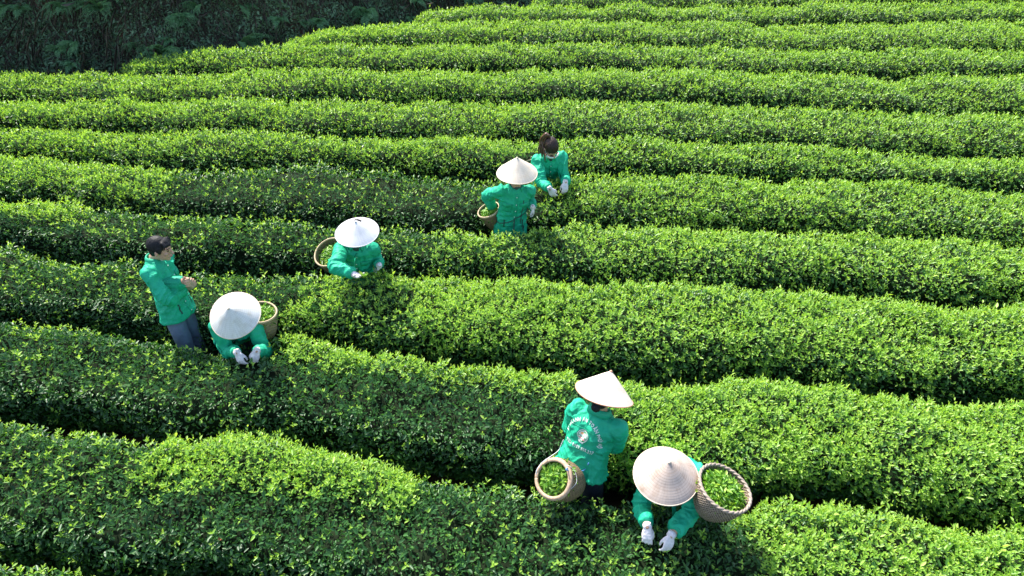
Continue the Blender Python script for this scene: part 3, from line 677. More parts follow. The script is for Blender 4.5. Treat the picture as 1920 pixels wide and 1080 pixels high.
# ---------------------------------------------------------------- baskets
BASK = []
def basket(name, label, C, axis, Rt, Rb, H, mat, rimmat, seed, bulge=.06, thick=.012, rimr=.014, twist=True, fill=.14, strings=(), heap_label='', leafn=420):
    """C centre of the mouth, axis out of the mouth"""
    axis = nrm(axis); u = nrm(np.cross(axis, (.3, .8, .2))); w = np.cross(axis, u); n = 56; m = 18
    bot = C - axis * H
    root = empty(name, bot); tag(root, label, 'basket', 'woven bamboo tea baskets')
    r_ = np.random.default_rng(seed); ph = r_.uniform(0, 6.28, 4)
    def rad(t):  # t 0 bottom .. 1 mouth
        return Rb + (Rt - Rb) * t ** .85 + bulge * Rt * math.sin(math.pi * t)
    V, UV, F = [], [], []
    for side in (0, 1):
        for j in range(m + 1):
            t = j / m
            for i in range(n + 1):
                q = 2 * math.pi * i / n
                ra = (rad(t) - side * thick) * (1 + .018 * math.sin(2 * q + ph[0]) + .01 * math.sin(3 * q + ph[1])) + .0018 * math.sin(q * 40 + (j % 2) * math.pi)
                V.append(bot + axis * (H * t + (side * thick * (1 - t))) + (math.cos(q) * u + math.sin(q) * w) * ra); UV.append((i / n, t * H / (2 * math.pi * Rt)))
    st = n + 1; off = (m + 1) * st
    for j in range(m):
        for i in range(n):
            a = j * st + i; F.append((a, a + 1, a + st + 1, a + st)); F.append((off + a, off + a + st, off + a + st + 1, off + a + 1))
    F.append(tuple(range(n))[::-1]); F.append(tuple(off + i for i in range(n)))
    mb = MB(); mb.add(V, F); me = mb.mesh('basket_wall', bot); uv_fill(me, UV); obj('basket_wall', me, mat, root)
    rm = MB(); pts = [C + (math.cos(q) * u + math.sin(q) * w) * (rad(1) - thick * .5) * (1 + .018 * math.sin(2 * q + ph[0]) + .01 * math.sin(3 * q + ph[1])) for q in np.linspace(0, 2 * math.pi, 73)]
    # two twisted strands make the rim
    if not twist: rm.tube([c + axis * rimr * .2 for c in pts], rimr, 12, 1, flat=(.85, 1.15), round_ends=False)
    for k in range(2 if twist else 0):
        P = []
        for i, q in enumerate(np.linspace(0, 2 * math.pi, 145)):
            c = C + (math.cos(q) * u + math.sin(q) * w) * (rad(1) - thick * .5) * (1 + .018 * math.sin(2 * q + ph[0]) + .01 * math.sin(3 * q + ph[1])); ra = math.cos(q) * u + math.sin(q) * w
            tw = q * 16 + k * math.pi
            P.append(c + ra * rimr * .42 * math.cos(tw) + axis * rimr * .42 * math.sin(tw))
        rm.tube(P, rimr * .72, 8, 1, round_ends=False)
    put('basket_rim', rm, rimmat, root)
    # picked leaves
    fl = fill; heap = MB(); cen = C - axis * fl; Rr = rad(1 - fl / H) - thick - .006
    P, A, U, Ls, T_ = [], [], [], [], []
    for k in range(leafn * 2):
        rr_ = Rr * math.sqrt(r_.random()) * .97; q = r_.uniform(0, 6.28); z = .075 * (1 - (rr_ / Rr) ** 2) * (Rr / .17) + .012 * r_.normal()
        p = cen + (math.cos(q) * u + math.sin(q) * w) * rr_ + axis * z; P.append(p)
        a = r_.normal(0, 1, 3); a = a - axis * (a @ axis) * .8 + axis * .1; A.append(nrm(a)); U.append(nrm(axis + r_.normal(0, .45, 3))); Ls.append(r_.uniform(.028, .062)); T_.append(np.clip(r_.normal(.50, .26), 0, 1))
    ho = empty('picked_tea_leaves', cen - axis * .03); tag(ho, heap_label, 'tea leaves', 'heaps of picked leaves in the baskets')
    me = leaf_mesh('leaf_heap', np.array(P), np.array(A), np.array(U), np.array(Ls), np.array(Ls) * .34, np.array(T_), True)
    me2co = co_of(me); set_co(me, me2co - ROOTS[ho.name]); obj('loose_leaves', me, M['picked'], ho)
    q = MB(); q.loft([[cen + (math.cos(a) * u + math.sin(a) * w) * Rr * k_ + axis * z_ for a in np.linspace(0, 2 * math.pi, 32, endpoint=False)] for k_, z_ in ((.99, -.05), (.99, -.012), (.75, .02), (.4, .045), (.05, .055))])
    me = q.mesh('packed_leaves', ROOTS[ho.name]); at = me.attributes.new('tone', 'FLOAT', 'POINT'); at.data.foreach_set('value', np.full(len(me.vertices), .18, np.float32)); obj('packed_leaves', me, M['picked'], ho)
    for mat_, rad_, pts in strings:
        q = MB(); q.tube(pts, rad_, 6, 4); put('cord', q, M[mat_], root)
    BASK.append((C, bot, Rt, Rb)); 
    return root
def leaf_mesh(name, P, A, U, L, Wd, tone, detail):
    N = len(P)
    A = A / (np.linalg.norm(A, axis=1, keepdims=True) + 1e-9)
    S = np.cross(A, U); S /= (np.linalg.norm(S, axis=1, keepdims=True) + 1e-9); Nn = np.cross(S, A)
    L = L[:, None]; Wd = Wd[:, None]
    if detail:
        V = np.stack([P, P + A * L * .34 + S * Wd * .5 + Nn * Wd * .20, P + A * L * .70 + S * Wd * .40 + Nn * Wd * .10, P + A * L - Nn * L * .12, P + A * L * .70 - S * Wd * .40 + Nn * Wd * .10, P + A * L * .34 - S * Wd * .5 + Nn * Wd * .20], 1)
        nv = 6; idx = np.array([0, 1, 2, 3, 0, 3, 4, 5]); ls = 4
    else:
        V = np.stack([P, P + A * L * .45 + S * Wd * .5 + Nn * Wd * .2, P + A * L - Nn * L * .1, P + A * L * .45 - S * Wd * .5 + Nn * Wd * .2], 1)
        nv = 4; idx = np.array([0, 1, 2, 0, 2, 3]); ls = 3
    me = bpy.data.meshes.new(name); me.vertices.add(N * nv); me.vertices.foreach_set('co', V.astype(np.float32).ravel())
    li = (np.arange(N)[:, None] * nv + idx[None]).astype(np.int32).ravel()
    me.loops.add(len(li)); me.loops.foreach_set('vertex_index', li)
    npoly = N * 2; me.polygons.add(npoly); me.polygons.foreach_set('loop_start', (np.arange(npoly) * ls).astype(np.int32))
    me.update(calc_edges=True)
    at = me.attributes.new('tone', 'FLOAT', 'POINT'); at.data.foreach_set('value', np.repeat(tone, nv).astype(np.float32))
    return me
M['picked'] = leaf_mat('picked_leaves', [(0, (.05, .16, .012)), (.5, (.16, .36, .03)), (1, (.36, .52, .08))], .42, .35)
M['weave_brown'] = weave_mat('brown_woven_bamboo', (.40, .29, .16), (.20, .13, .065), 46, 46)
M['weave_tan'] = weave_mat('tan_woven_bamboo', (.46, .36, .22), (.26, .19, .10), 40, 40)
M['weave_grey'] = weave_mat('grey_brown_woven_bamboo', (.38, .30, .23), (.20, .15, .11), 52, 52)
M['rim_tan'] = plain_mat('tan_bamboo_rim', (.48, .36, .22), .65, .25, 60)
M['rim_pink'] = plain_mat('pinkish_bamboo_rim', (.43, .30, .20), .65, .25, 60)
M['rim_greybrown'] = plain_mat('grey_brown_bamboo_rim', (.31, .25, .20), .7, .25, 60)
def belt(g, n=36, tb=.08, drop=0.0):
    """points of a cord round the waist, on the cloth"""
    pts = []
    for q in np.linspace(0, 2 * math.pi, n + 1):
        dirv = g['r'] * math.cos(q) + g['f'] * math.sin(q); O = g['pel'] + g['s'] * (tb + drop * math.cos(q))
        h = g['bvh'].ray_cast(Vector(O + dirv * .5), Vector(-dirv), .7)
        p = np.array(h[0]) if h[0] is not None else O + dirv * .18
        if np.linalg.norm(p - O) > .24: p = O + dirv * .19
        pts.append(p + dirv * .004)
    return pts
def depth_of(p): return proj(p)[2]
# near wide basket on the hip of the picker in the tan hat
g = PEOPLE['G']; C = pt(1359, 915, 4.72)
basket('bamboo_basket', 'very wide grey brown basket at the hip of the picker in the tan hat', C, nrm(UPW * .94 + XR * .30 + TOC * .10), .196, .10, .255, M['weave_grey'], M['rim_greybrown'], 21, .10, .012, .0115, True, .06, [('twine', .004, [C + np.array([-.19, .05, .0]), C + np.array([-.24, .04, .03]), g['pel'] + g['r'] * -.16 + g['s'] * .1])], 'broad heap of picked leaves filling the very wide grey brown basket', 620)
g = PEOPLE['F']; C = pt(1038, 898, 5.02)
ax = nrm(UPW * .72 - g['fw'] * .62 - XR * .25)
rx_ = nrm(XR - ax * (XR @ ax)); ry_ = np.cross(ax, rx_); ry_ = ry_ if ry_[2] > 0 else -ry_
def onrim(deg, k=1.0): return C + (rx_ * math.cos(R(deg)) + ry_ * math.sin(R(deg))) * .143 * k + ax * .018
def onjacket(px, py, px2):
    for x in np.linspace(px, px2 + 14, 12):
        h = g['bvh'].ray_cast(Vector(CAM), Vector(nrm(ray(x, py))), 20)
        if h[0] is not None: return np.array(h[0]) + np.array(h[1]) * .012
    return pt(px, py, 5.2)
basket('bamboo_basket', 'brown basket with thick pinkish rim tied with cord behind the picker with printed jacket', C, ax, .147, .105, .30, M['weave_brown'], M['rim_pink'], 22, .16, .014, .016, False, .05, [
  ('twine', .003, [onrim(165), onrim(150) + ax * .008, onrim(125) + ax * .008, onrim(105, 1.05), onjacket(1046, 846, 1048), onjacket(1044, 835, 1050), onjacket(1046, 826, 1052)]),
  ('bluetwine', .0045, [onrim(28) , onrim(20) + ax * .02, onjacket(1092, 882, 1090), onjacket(1104, 867, 1100)]),
  ('twine', .0014, [onrim(38, .98), onrim(30, 1.13) - ax * .01, onrim(15, 1.16) - ax * .05, onrim(-10, 1.17) - ax * .06, onrim(-30, 1.10) - ax * .02])], 'heap of fresh picked leaves in the thick rimmed brown basket tied with cord', 380)
g = PEOPLE['C']; C = pt(619, 473, 7.36)
basket('bamboo_basket', 'large brown basket at the hip of the picker in the bright white hat', C, nrm(UPW * .86 - XR * .22 + TOC * .42), .182, .10, .34, M['weave_brown'], M['rim_tan'], 23, .06, .011, .011, False, .09, [('darkcord', .004, [C + XR * .16, g['pel'] - XR * .1 + TOC * .14, g['pel'] + TOC * .15])], 'heap of leaves in the large basket of the picker in the bright white hat', 420)
g = PEOPLE['B']; C = pt(489, 586, 6.42)
basket('bamboo_basket', 'light tan basket behind the picker in the chalk white hat', C, nrm(UPW * .96 + XR * .12 + TOC * .15), .145, .105, .27, M['weave_tan'], M['rim_tan'], 24, .04, .011, .011, False, .05, [('darkcord', .004, [C - XR * .12 + AWAY * .05, g['pel'] + XR * .1 + AWAY * .1])], 'heap of bright picked leaves in the light tan basket', 380)
g = PEOPLE['D']; C = pt(916.5, 394, 7.98)
basket('bamboo_basket', 'conical brown basket that the upright picker in the cream hat reaches into', C, nrm(UPW * .90 - XR * .36 + TOC * .22), .135, .045, .34, M['weave_brown'], M['rim_tan'], 25, .10, .010, .010, False, .06, [], 'heap of leaves in the conical brown basket under a reaching hand', 300)
bl = belt(g, 36, .09, -.09); q = MB(); q.tube(bl, .005, 6, 2, round_ends=False); q.tube([g['pel'] + g['s'] * .1 + g['f'] * .145, g['pel'] + g['s'] * .0 + g['f'] * .168, g['pel'] - UPW * .15 + g['f'] * .17], .006, 6, 4)
put('waist_cord', q, M['darkcord'], g['root'])
q = MB(); ln = []
for t in np.linspace(0, 1, 16):
    V_, F_ = surf_patch(g['bvh'], g['pel'], g['r'], g['s'], -g['f'], [(-.08 + .05 * t * 0 + .0 * t, .02 + .33 * t)], [(0,)], .003)
    if V_: ln.append(V_[0])
if len(ln) > 3: q.tube(ln, .005, 6, 2); put('strap', q, M['darkcord'], g['root'])
g = PEOPLE['E']; C = pt(1004, 309, 8.95)
basket('bamboo_basket', 'dark basket half hidden behind the woman with the ponytail', C, nrm(UPW * .95 - XR * .05 + TOC * .1), .15, .10, .30, M['weave_grey'], M['rim_tan'], 26, .05, .011, .010, False, .06, [('darkcord', .004, [C + XR * .12, g['pel'] + XR * -.1 + AWAY * .12])], 'heap of leaves in the basket half hidden behind the woman with the ponytail', 260)

def sprig():
    g = PEOPLE['C']; p = g['tip']['R'] + UPW * .012; e = empty('tea_sprig', p); tag(e, 'fresh tea sprig held in the gloved hand of the bright white hat picker', 'tea sprig')
    r_ = np.random.default_rng(4); n = 7; A = np.stack([nrm(UPW * .7 + np.array([math.cos(q), math.sin(q), 0]) * .8 + r_.normal(0, .15, 3)) for q in np.linspace(0, 5.6, n)])
    me = leaf_mesh('sprig_leaves', np.repeat(p[None], n, 0) + r_.normal(0, .006, (n, 3)) - p, A, np.repeat((UPW + TOC * .5)[None], n, 0), r_.uniform(.045, .075, n), r_.uniform(.018, .028, n), r_.uniform(.4, .9, n), True); obj('sprig_leaves', me, M['picked'], e)
sprig()
# ---------------------------------------------------------------- tea hedges
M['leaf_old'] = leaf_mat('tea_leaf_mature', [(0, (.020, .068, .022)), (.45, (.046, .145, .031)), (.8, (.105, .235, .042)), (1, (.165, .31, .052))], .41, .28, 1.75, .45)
M['leaf_new'] = leaf_mat('tea_leaf_young', [(0, (.10, .25, .034)), (.5, (.225, .42, .054)), (1, (.42, .59, .125))], .42, .38, 1.5, .45)
M['core'] = plain_mat('hedge_inner_shade', (.010, .018, .007), .9, .5, 14, .1)  # shade between the leaves is put into this colour
M['stem'] = plain_mat('tea_stem', (.10, .07, .045), .85, .3, 40, .2)
PROF = np.array([(-.60, .10), (-.86, .28), (-1.0, .50), (-.99, .70), (-.91, .88), (-.70, .98), (-.32, 1.0), (0, 1.01), (.32, 1.0), (.70, .98), (.91, .88), (.99, .70), (1.0, .50), (.86, .28), (.60, .10)])
def hedge_surface(k):
    xs, back = LINES[k]
    if k == 0: front = back - 1.1
    else: front = np.interp(xs, LINES[k - 1][0], LINES[k - 1][1], left=np.nan, right=np.nan); front = np.where(np.isnan(front), back - 1.06, front); front = smooth(np.maximum(front, back - 1.35), 10)
    width = np.clip(back - front - GAP + (.10 if k == 1 else 0), .55, 1.28); half = smooth(width / 2, 6)
    return xs, back - half * .90, half
GAP = .28
def build_hedge(k, label, flush, dens, detail, hh=.78, scale=1.0):
    xs, cen, half = hedge_surface(k)
    seed = 100 + k * 17; r_ = np.random.default_rng(seed)
    # arc length along the row
    t = np.cumsum(np.r_[0, np.hypot(np.diff(xs), np.diff(cen))]); T = t[-1]
    tang = np.stack([np.gradient(xs, t), np.gradient(cen, t)], 1); tang /= np.linalg.norm(tang, axis=1, keepdims=True)
    seg = np.hypot(*np.diff(PROF * np.array([.5, hh]), axis=0).T); cl = np.r_[0, np.cumsum(seg)]; PL = cl[-1]
    pn = np.gradient(PROF * np.array([.5, hh]), cl, axis=0); pn = np.stack([-pn[:, 1], pn[:, 0]], 1); pn /= np.linalg.norm(pn, axis=1, keepdims=True)
    lowend = k >= 9 and k <= 12
    def surf(s, a, lift):
        """position and normal on the hedge: s metres along the row, a metres round the profile"""
        x = np.interp(s, t, xs); c = np.interp(s, t, cen); hf = np.interp(s, t, half)
        y = np.interp(a, cl, PROF[:, 0]); z = np.interp(a, cl, PROF[:, 1]); ny = np.interp(a, cl, pn[:, 0]); nz = np.interp(a, cl, pn[:, 1])
        tx = np.interp(s, t, tang[:, 0]); ty = np.interp(s, t, tang[:, 1])
        e = np.ones_like(s)
        if lowend: e = np.clip(s / .55, 0.02, 1); e = np.sqrt(1 - (1 - e) ** 2)
        lump = .055 * vn2(s * 1.15 + 11, y * .8 + k * 3.1, seed) + .055 * vn2(s * 3.1, y * 2.2 + z * 2, seed + 1) + .040 * vn2(s * 8.5, y * 4.2 + z * 6, seed + 2) + .018 * vn2(s * 17, y * 8.5 + z * 12, seed + 3)
        hgt = hh * (1 + .030 * vn2(s * .55, s * 0 + .5, seed + 4) + .045 * vn2(s * 1.9, s * 0 + 1.5, seed + 5))
        off = lift + lump
        yy = y * hf * (.55 + .45 * e) + ny * off; zz = np.maximum(z * hgt * e + nz * off, .03)
        # rows are rows of single bushes: shallow waists between them
        P = np.stack([x - ty * yy, (c + tx * yy) * CS - zz * SS, (c + tx * yy) * SS + zz * CS], 1)
        Nn = np.stack([-ty * ny, tx * ny * CS - nz * SS, tx * ny * SS + nz * CS], 1)
        return P, Nn, y, z, x
    root = empty('tea_hedge', sl(float(xs[len(xs) // 2]), float(cen[len(xs) // 2]), 0)); base = ROOTS[root.name]
    tag(root, label, 'hedge', 'curving rows of tea hedge')
    # closed hull under the leaves, its near-black colour standing in for inner shade
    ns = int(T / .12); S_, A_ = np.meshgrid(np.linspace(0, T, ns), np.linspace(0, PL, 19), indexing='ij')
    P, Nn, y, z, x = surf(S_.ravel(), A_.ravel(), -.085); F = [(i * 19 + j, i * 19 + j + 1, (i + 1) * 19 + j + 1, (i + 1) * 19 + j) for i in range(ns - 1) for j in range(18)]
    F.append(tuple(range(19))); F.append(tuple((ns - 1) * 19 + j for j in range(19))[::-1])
    mb = MB(); mb.add(P, F); put('inner_shade_hull', mb, M['core'], root)
    # mature leaves over the whole surface
    area = T * PL * float(half.mean()) / .5 * .9; n = int(area * dens * 1.5)
    s = r_.uniform(0, T, n); a = r_.uniform(0, PL, n)
    keep = r_.random(n) < np.where(a > PL * .70, .45, 1.0) * np.where(a < PL * .05, .6, 1.0) * np.clip(.80 + .55 * vn2(s * 8.5, np.interp(a, cl, PROF[:, 0]) * 4.2 + np.interp(a, cl, PROF[:, 1]) * 6, seed + 2), .3, 1); s, a = s[keep], a[keep]; n = len(s)
    lift = r_.uniform(-.075, .012, n) - .03 * (r_.random(n) < .25)
    P, Nn, y, z, x = surf(s, a, lift)
    ok = clear_mask(P); P, Nn, y, z, x, s, a, lift = [q[ok] for q in (P, Nn, y, z, x, s, a, lift)]; n = len(P)
    rnd = r_.normal(0, 1, (n, 3)); tanv = rnd - Nn * np.sum(rnd * Nn, 1, keepdims=True); tanv /= np.linalg.norm(tanv, axis=1, keepdims=True)
    side = 1 - np.clip(Nn[:, 2], 0, 1)
    A = tanv * .75 + Nn * r_.uniform(.15, .75, (n, 1)) + UPW * (.25 - .5 * side * r_.random(n))[:, None]
    U = Nn * .8 + UPW * .55 + r_.normal(0, .42, (n, 3))
    big = r_.random(n)
    L = scale * (.025 + .038 * big ** 2.6 + .016 * (z < .5)); W_ = L * r_.uniform(.38, .50, n)
    fl = flush(s, a / PL, x, r_)
    depthf = np.clip((lift + .08) / .09, 0, 1)
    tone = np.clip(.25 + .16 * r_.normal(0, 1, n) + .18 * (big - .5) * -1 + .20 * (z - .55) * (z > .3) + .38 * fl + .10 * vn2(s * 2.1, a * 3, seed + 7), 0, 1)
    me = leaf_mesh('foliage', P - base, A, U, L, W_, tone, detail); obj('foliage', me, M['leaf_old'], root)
    # young flush: upright shoots of three or four leaves
    n = int(area * dens * .46); s = r_.uniform(0, T, n); a = PL * np.clip(r_.beta(1.35, 1.7, n) * 1.0, .02, .98)
    fl = flush(s, a / PL, x * 0, r_, np.interp(s, t, xs)); keep = r_.random(n) < np.clip(fl, .022, 1); s, a, fl = s[keep], a[keep], fl[keep]; n = len(s)
    P, Nn, y, z, x = surf(s, a, r_.uniform(-.02, .03, n)); ok = clear_mask(P); P, Nn, z, s, fl = P[ok], Nn[ok], z[ok], s[ok], fl[ok]; n = len(P)
    D = UPW * .8 + Nn * .55 + r_.normal(0, .28, (n, 3)); D /= np.linalg.norm(D, axis=1, keepdims=True)
    H = r_.uniform(.015, .065, n) * (.6 + .5 * fl); tall = r_.random(n) < .05; H = np.where(tall, H * 1.9, H); PP, AA, UU, LL, TT = [], [], [], [], []
    ph = r_.uniform(0, 6.28, n); e1 = np.cross(D, np.array([.3, .2, .9])); e1 /= np.linalg.norm(e1, axis=1, keepdims=True); e2 = np.cross(D, e1)
    for q in range(4 if detail else 3):
        ang = ph + q * 2.2; o = e1 * np.cos(ang)[:, None] + e2 * np.sin(ang)[:, None]
        PP.append(P + D * (H * (.25 + .28 * q))[:, None]); spread = (.95, .75, .5, .15)[q] if detail else (.9, .6, .25)[q]
        AA.append(D * (1.05 - spread * .45) + o * spread + r_.normal(0, .1, (n, 3))); UU.append(D * spread - o * (.4 + 1 - spread)); LL.append(scale * r_.uniform(.026, .050, n) * (1.0, .95, .8, .6)[q] * np.where(tall, 1.45, 1)); TT.append(np.clip(.42 + .10 * q + .20 * r_.normal(0, 1, n) + .12 * (z - .6), 0, 1))
    PP, AA, UU, LL, TT = [np.concatenate(q) for q in (PP, AA, UU, LL, TT)]
    me = leaf_mesh('young_shoots', PP - base, AA, UU, LL, LL * r_.uniform(.36, .46, len(LL)), TT, detail); obj('young_shoots', me, M['leaf_new'], root)
    # woody stems seen at the foot
    mb = MB()
    for sx in np.arange(.2, T, .33):
        xx = np.interp(sx, t, xs); c = np.interp(sx, t, cen); hf = np.interp(sx, t, half)
        for q in range(3):
            u0, u1 = r_.normal(0, .08), r_.uniform(-.75, .45) * hf; dx = r_.normal(0, .12)
            p0 = sl(xx + dx * .3, c + u0, -.03); p1 = sl(xx + dx, c + (u0 + u1) * .6, .18); p2 = sl(xx + dx * 1.8, c + u1, .42)
            mb.tube([p0, p1, p2], [.016, .012, .006], 5, 2, round_ends=False)
    put('stems', mb, M['stem'], root)
    return root
def clear_mask(P):
    m = np.ones(len(P), bool)
    for x, y, r in CLEAR: m &= ((P[:, 0] - x) ** 2 + (P[:, 1] - y) ** 2 > r * r)
    for a, b, r in HANDS:
        d = b - a; tt = np.clip(((P - a) @ d) / (d @ d), 0, 1.15); m &= np.sum((P - a - tt[:, None] * d) ** 2, 1) > r * r
    for C, bot, Rt, Rb in BASK:
        d = C - bot; tt = np.clip(((P - bot) @ d) / (d @ d), 0, 1.08); rr = Rb + (Rt * 1.05 - Rb) * tt; m &= np.sum((P - bot - tt[:, None] * d) ** 2, 1) > rr * rr
    return m
def sstep(a, b, x): q = np.clip((x - a) / (b - a), 0, 1); return q * q * (3 - 2 * q)
def flush_fn(k, spans, topband=None, base=.03, side=.75, seed=0):
    """spans: world x intervals (x0, x1, amount) not yet picked; topband: share of the profile, from the back, where the flush stands"""
    def fn(s, af, x, r_, xx=None):
        X = x if xx is None else xx; w = np.full(len(s), base); nz = .35 * vn2(s * 1.4, af * 3, 900 + k) + .12 * vn2(s * 5, af * 9, 950 + k)
        for sp in spans:
            x0, x1, am = sp[:3]; tb = sp[3] if len(sp) > 3 else 0.0
            q = sstep(x0 - .12, x0 + .12, X + nz * .5) * (1 - sstep(x1 - .12, x1 + .12, X + nz * .5)) * am
            lo = max(tb, .28); q = q * sstep(lo - (.07 if tb > .28 else .15), lo + .08, af + nz * .14)
            w = np.maximum(w, q * (.85 + .5 * nz))
        return np.clip(w, 0, 1)
    return fn
def X(px, k, py):      # world x of a pixel on hedge top k
    return float(at_h(px, py, .75)[0])
B_ = -99; E_ = 99
LABELS = ['sliver of tea hedge in the bottom left corner, nearest of all the hedges',
 'nearest full tea hedge, under the gloved hands of the picker in the weathered tan hat',
 'tea hedge between the man in grey blue trousers and the picker with printed jacket',
 'tea hedge directly behind the man in grey blue trousers',
 'tea hedge directly behind the picker in the bright white hat',
 'tea hedge directly under the gloved hands of the woman with the ponytail',
 'tea hedge directly behind the woman with the ponytail, bright with young shoots',
 'second tea hedge up the slope behind the woman with the ponytail',
 'third tea hedge up the slope behind the woman with the ponytail',
 'tea hedge below the foot of the bank, its far left tip in the shade',
 'tea hedge with a long dark shaded end meeting the foot of the bank',
 'tea hedge ending at the bank, below the two shortest hedges',
 'short tea hedge ending beside the lush fern on the bank',
 'thin strip of tea hedge cut by the top edge of the photo']
FL = {
 0: [(B_, E_, .15)],
 1: [(X(275, 1, 860), X(765, 1, 880), 1.0, .52), (X(1395, 1, 980), E_, .95), (B_, X(275, 1, 860), .13, .4), (X(765, 1, 900), X(1395, 1, 950), .10)],
 2: [(B_, X(540, 2, 660), .09, .3), (X(515, 2, 670), X(1060, 2, 710), .95, .58), (X(1130, 2, 740), E_, .95)],
 3: [(B_, X(585, 3, 560), .13, .3), (X(570, 3, 560), X(770, 3, 570), .55), (X(770, 3, 570), E_, .95)],
 4: [(B_, X(165, 4, 400), .95, .45), (X(165, 4, 420), X(830, 4, 470), .14, .3), (X(830, 4, 470), X(1060, 4, 470), .5), (X(1060, 4, 470), E_, .95)],
 5: [(B_, X(170, 5, 330), 1.0, .3), (X(100, 5, 360), X(300, 5, 360), .75), (X(300, 5, 340), X(990, 5, 360), .16, .3), (X(1000, 5, 370), E_, .92)],
}
for k in range(13):
    fl = FL.get(k, [(B_, E_, 1.0)])
    near = k <= 4
    dens = {0: 2300, 1: 2900, 2: 2700, 3: 2400, 4: 2200, 5: 2000, 6: 1900}.get(k, 1550)
    build_hedge(k, LABELS[k], flush_fn(k, fl), dens, near, hh=.80, scale=.98 if k <= 2 else .96 if k <= 4 else 1.0)

# ---------------------------------------------------------------- ground: one sheet with trodden paths between the rows
def ground():
    xs = np.concatenate([np.arange(-300, -12, 12.), np.arange(-12, 13, .16), np.arange(13, 300, 12.)])
    ds = np.concatenate([np.arange(-60, -1, 4.), np.arange(-1, 17, .06), np.arange(17, 32, 1.), np.arange(36, 600, 25.)])
    Xg, D = np.meshgrid(xs, ds, indexing='ij'); h = np.zeros_like(Xg)
    for k in range(len(LINES)):
        b = np.interp(Xg, LINES[k][0], LINES[k][1]); h -= .055 * np.exp(-((D - b - .12) / .13) ** 2)
    h += .02 * vn2(Xg.ravel() * 2.2, D.ravel() * 2.2, 5).reshape(Xg.shape) + .012 * vn2(Xg.ravel() * 8, D.ravel() * 8, 6).reshape(Xg.shape)
    V = np.stack([Xg, D * CS - h * SS, D * SS + h * CS], -1).reshape(-1, 3); nx, nd = Xg.shape
    i, j = np.meshgrid(np.arange(nx - 1), np.arange(nd - 1), indexing='ij'); a = (i * nd + j).ravel()
    F = np.stack([a, a + nd, a + nd + 1, a + 1], 1)
    me = bpy.data.meshes.new('ground'); me.from_pydata(V.tolist(), [], F.tolist()); me.update(); me.polygons.foreach_set('use_smooth', np.ones(len(me.polygons), bool))
    m, nt, b, out = new_mat('brown_soil'); L = nt.links.new
    tc = node(nt, 'ShaderNodeTexCoord'); n = node(nt, 'ShaderNodeTexNoise'); n.inputs['Scale'].default_value = 6; n.inputs['Detail'].default_value = 8; L(tc.outputs['Object'], n.inputs['Vector'])
    r = ramp(nt, [(.3, (.03, .018, .011)), (.55, (.065, .04, .024)), (.75, (.11, .07, .042))]); L(n.outputs[0], r.inputs[0]); L(r.outputs[0], b.inputs['Base Color']); b.inputs['Roughness'].default_value = .95
    bp = node(nt, 'ShaderNodeBump'); bp.inputs['Strength'].default_value = .6; bp.inputs['Distance'].default_value = .03; L(n.outputs[0], bp.inputs['Height']); L(bp.outputs[0], b.inputs['Normal'])
    o = obj('ground', me, m); tag(o, 'brown soil slope under the tea hedges', 'ground', kind='structure')
ground()
def litter():
    r_ = np.random.default_rng(77); P, A, U, L_, T_ = [], [], [], [], []
    for k in range(0, 12):
        xs, ds = LINES[k]; n = int((xs[-1] - xs[0]) * (110 if k < 4 else 40)); x = r_.uniform(xs[0], xs[-1], n); d = np.interp(x, xs, ds) + .12 + r_.normal(0, .10, n)
        P.append(np.stack([x, d * CS + .045 * SS, d * SS - .025 * CS], 1)); a = r_.normal(0, 1, (n, 3)); a[:, 2] *= .25; A.append(a); U.append(UPW + r_.normal(0, .35, (n, 3))); L_.append(r_.uniform(.03, .06, n)); T_.append(r_.random(n))
    me = leaf_mesh('fallen_leaves', *[np.concatenate(q) for q in (P, A, U, L_)], np.concatenate(L_) * .42, np.concatenate(T_), True)
    mm = leaf_mat('dead_leaf', [(0, (.07, .035, .02)), (.6, (.16, .09, .045)), (1, (.10, .12, .03))], .8, .1, 1, .2)
    o = obj('fallen_leaves', me, mm); tag(o, 'brown fallen leaves scattered on the soil between the hedges', 'leaves', kind='stuff')
litter()
def red_leaf():
    p = at_h(416, 1011, .74); me = leaf_mesh('dead_leaf', np.array([p - XR * .03, p + XR * .0 + UPW * .008]), np.array([XR + UPW * .3, XR * .8 + AWAY * .7]), np.array([UPW + TOC, UPW + TOC * .6]), np.array([.038, .032]), np.array([.024, .020]), np.array([0., 0.]), True)
    o = obj('dead_leaf', me, plain_mat('rusty_leaf', (.42, .12, .06), .7)); tag(o, 'rusty red dead leaf caught on the side of the nearest hedge', 'leaf')
red_leaf()

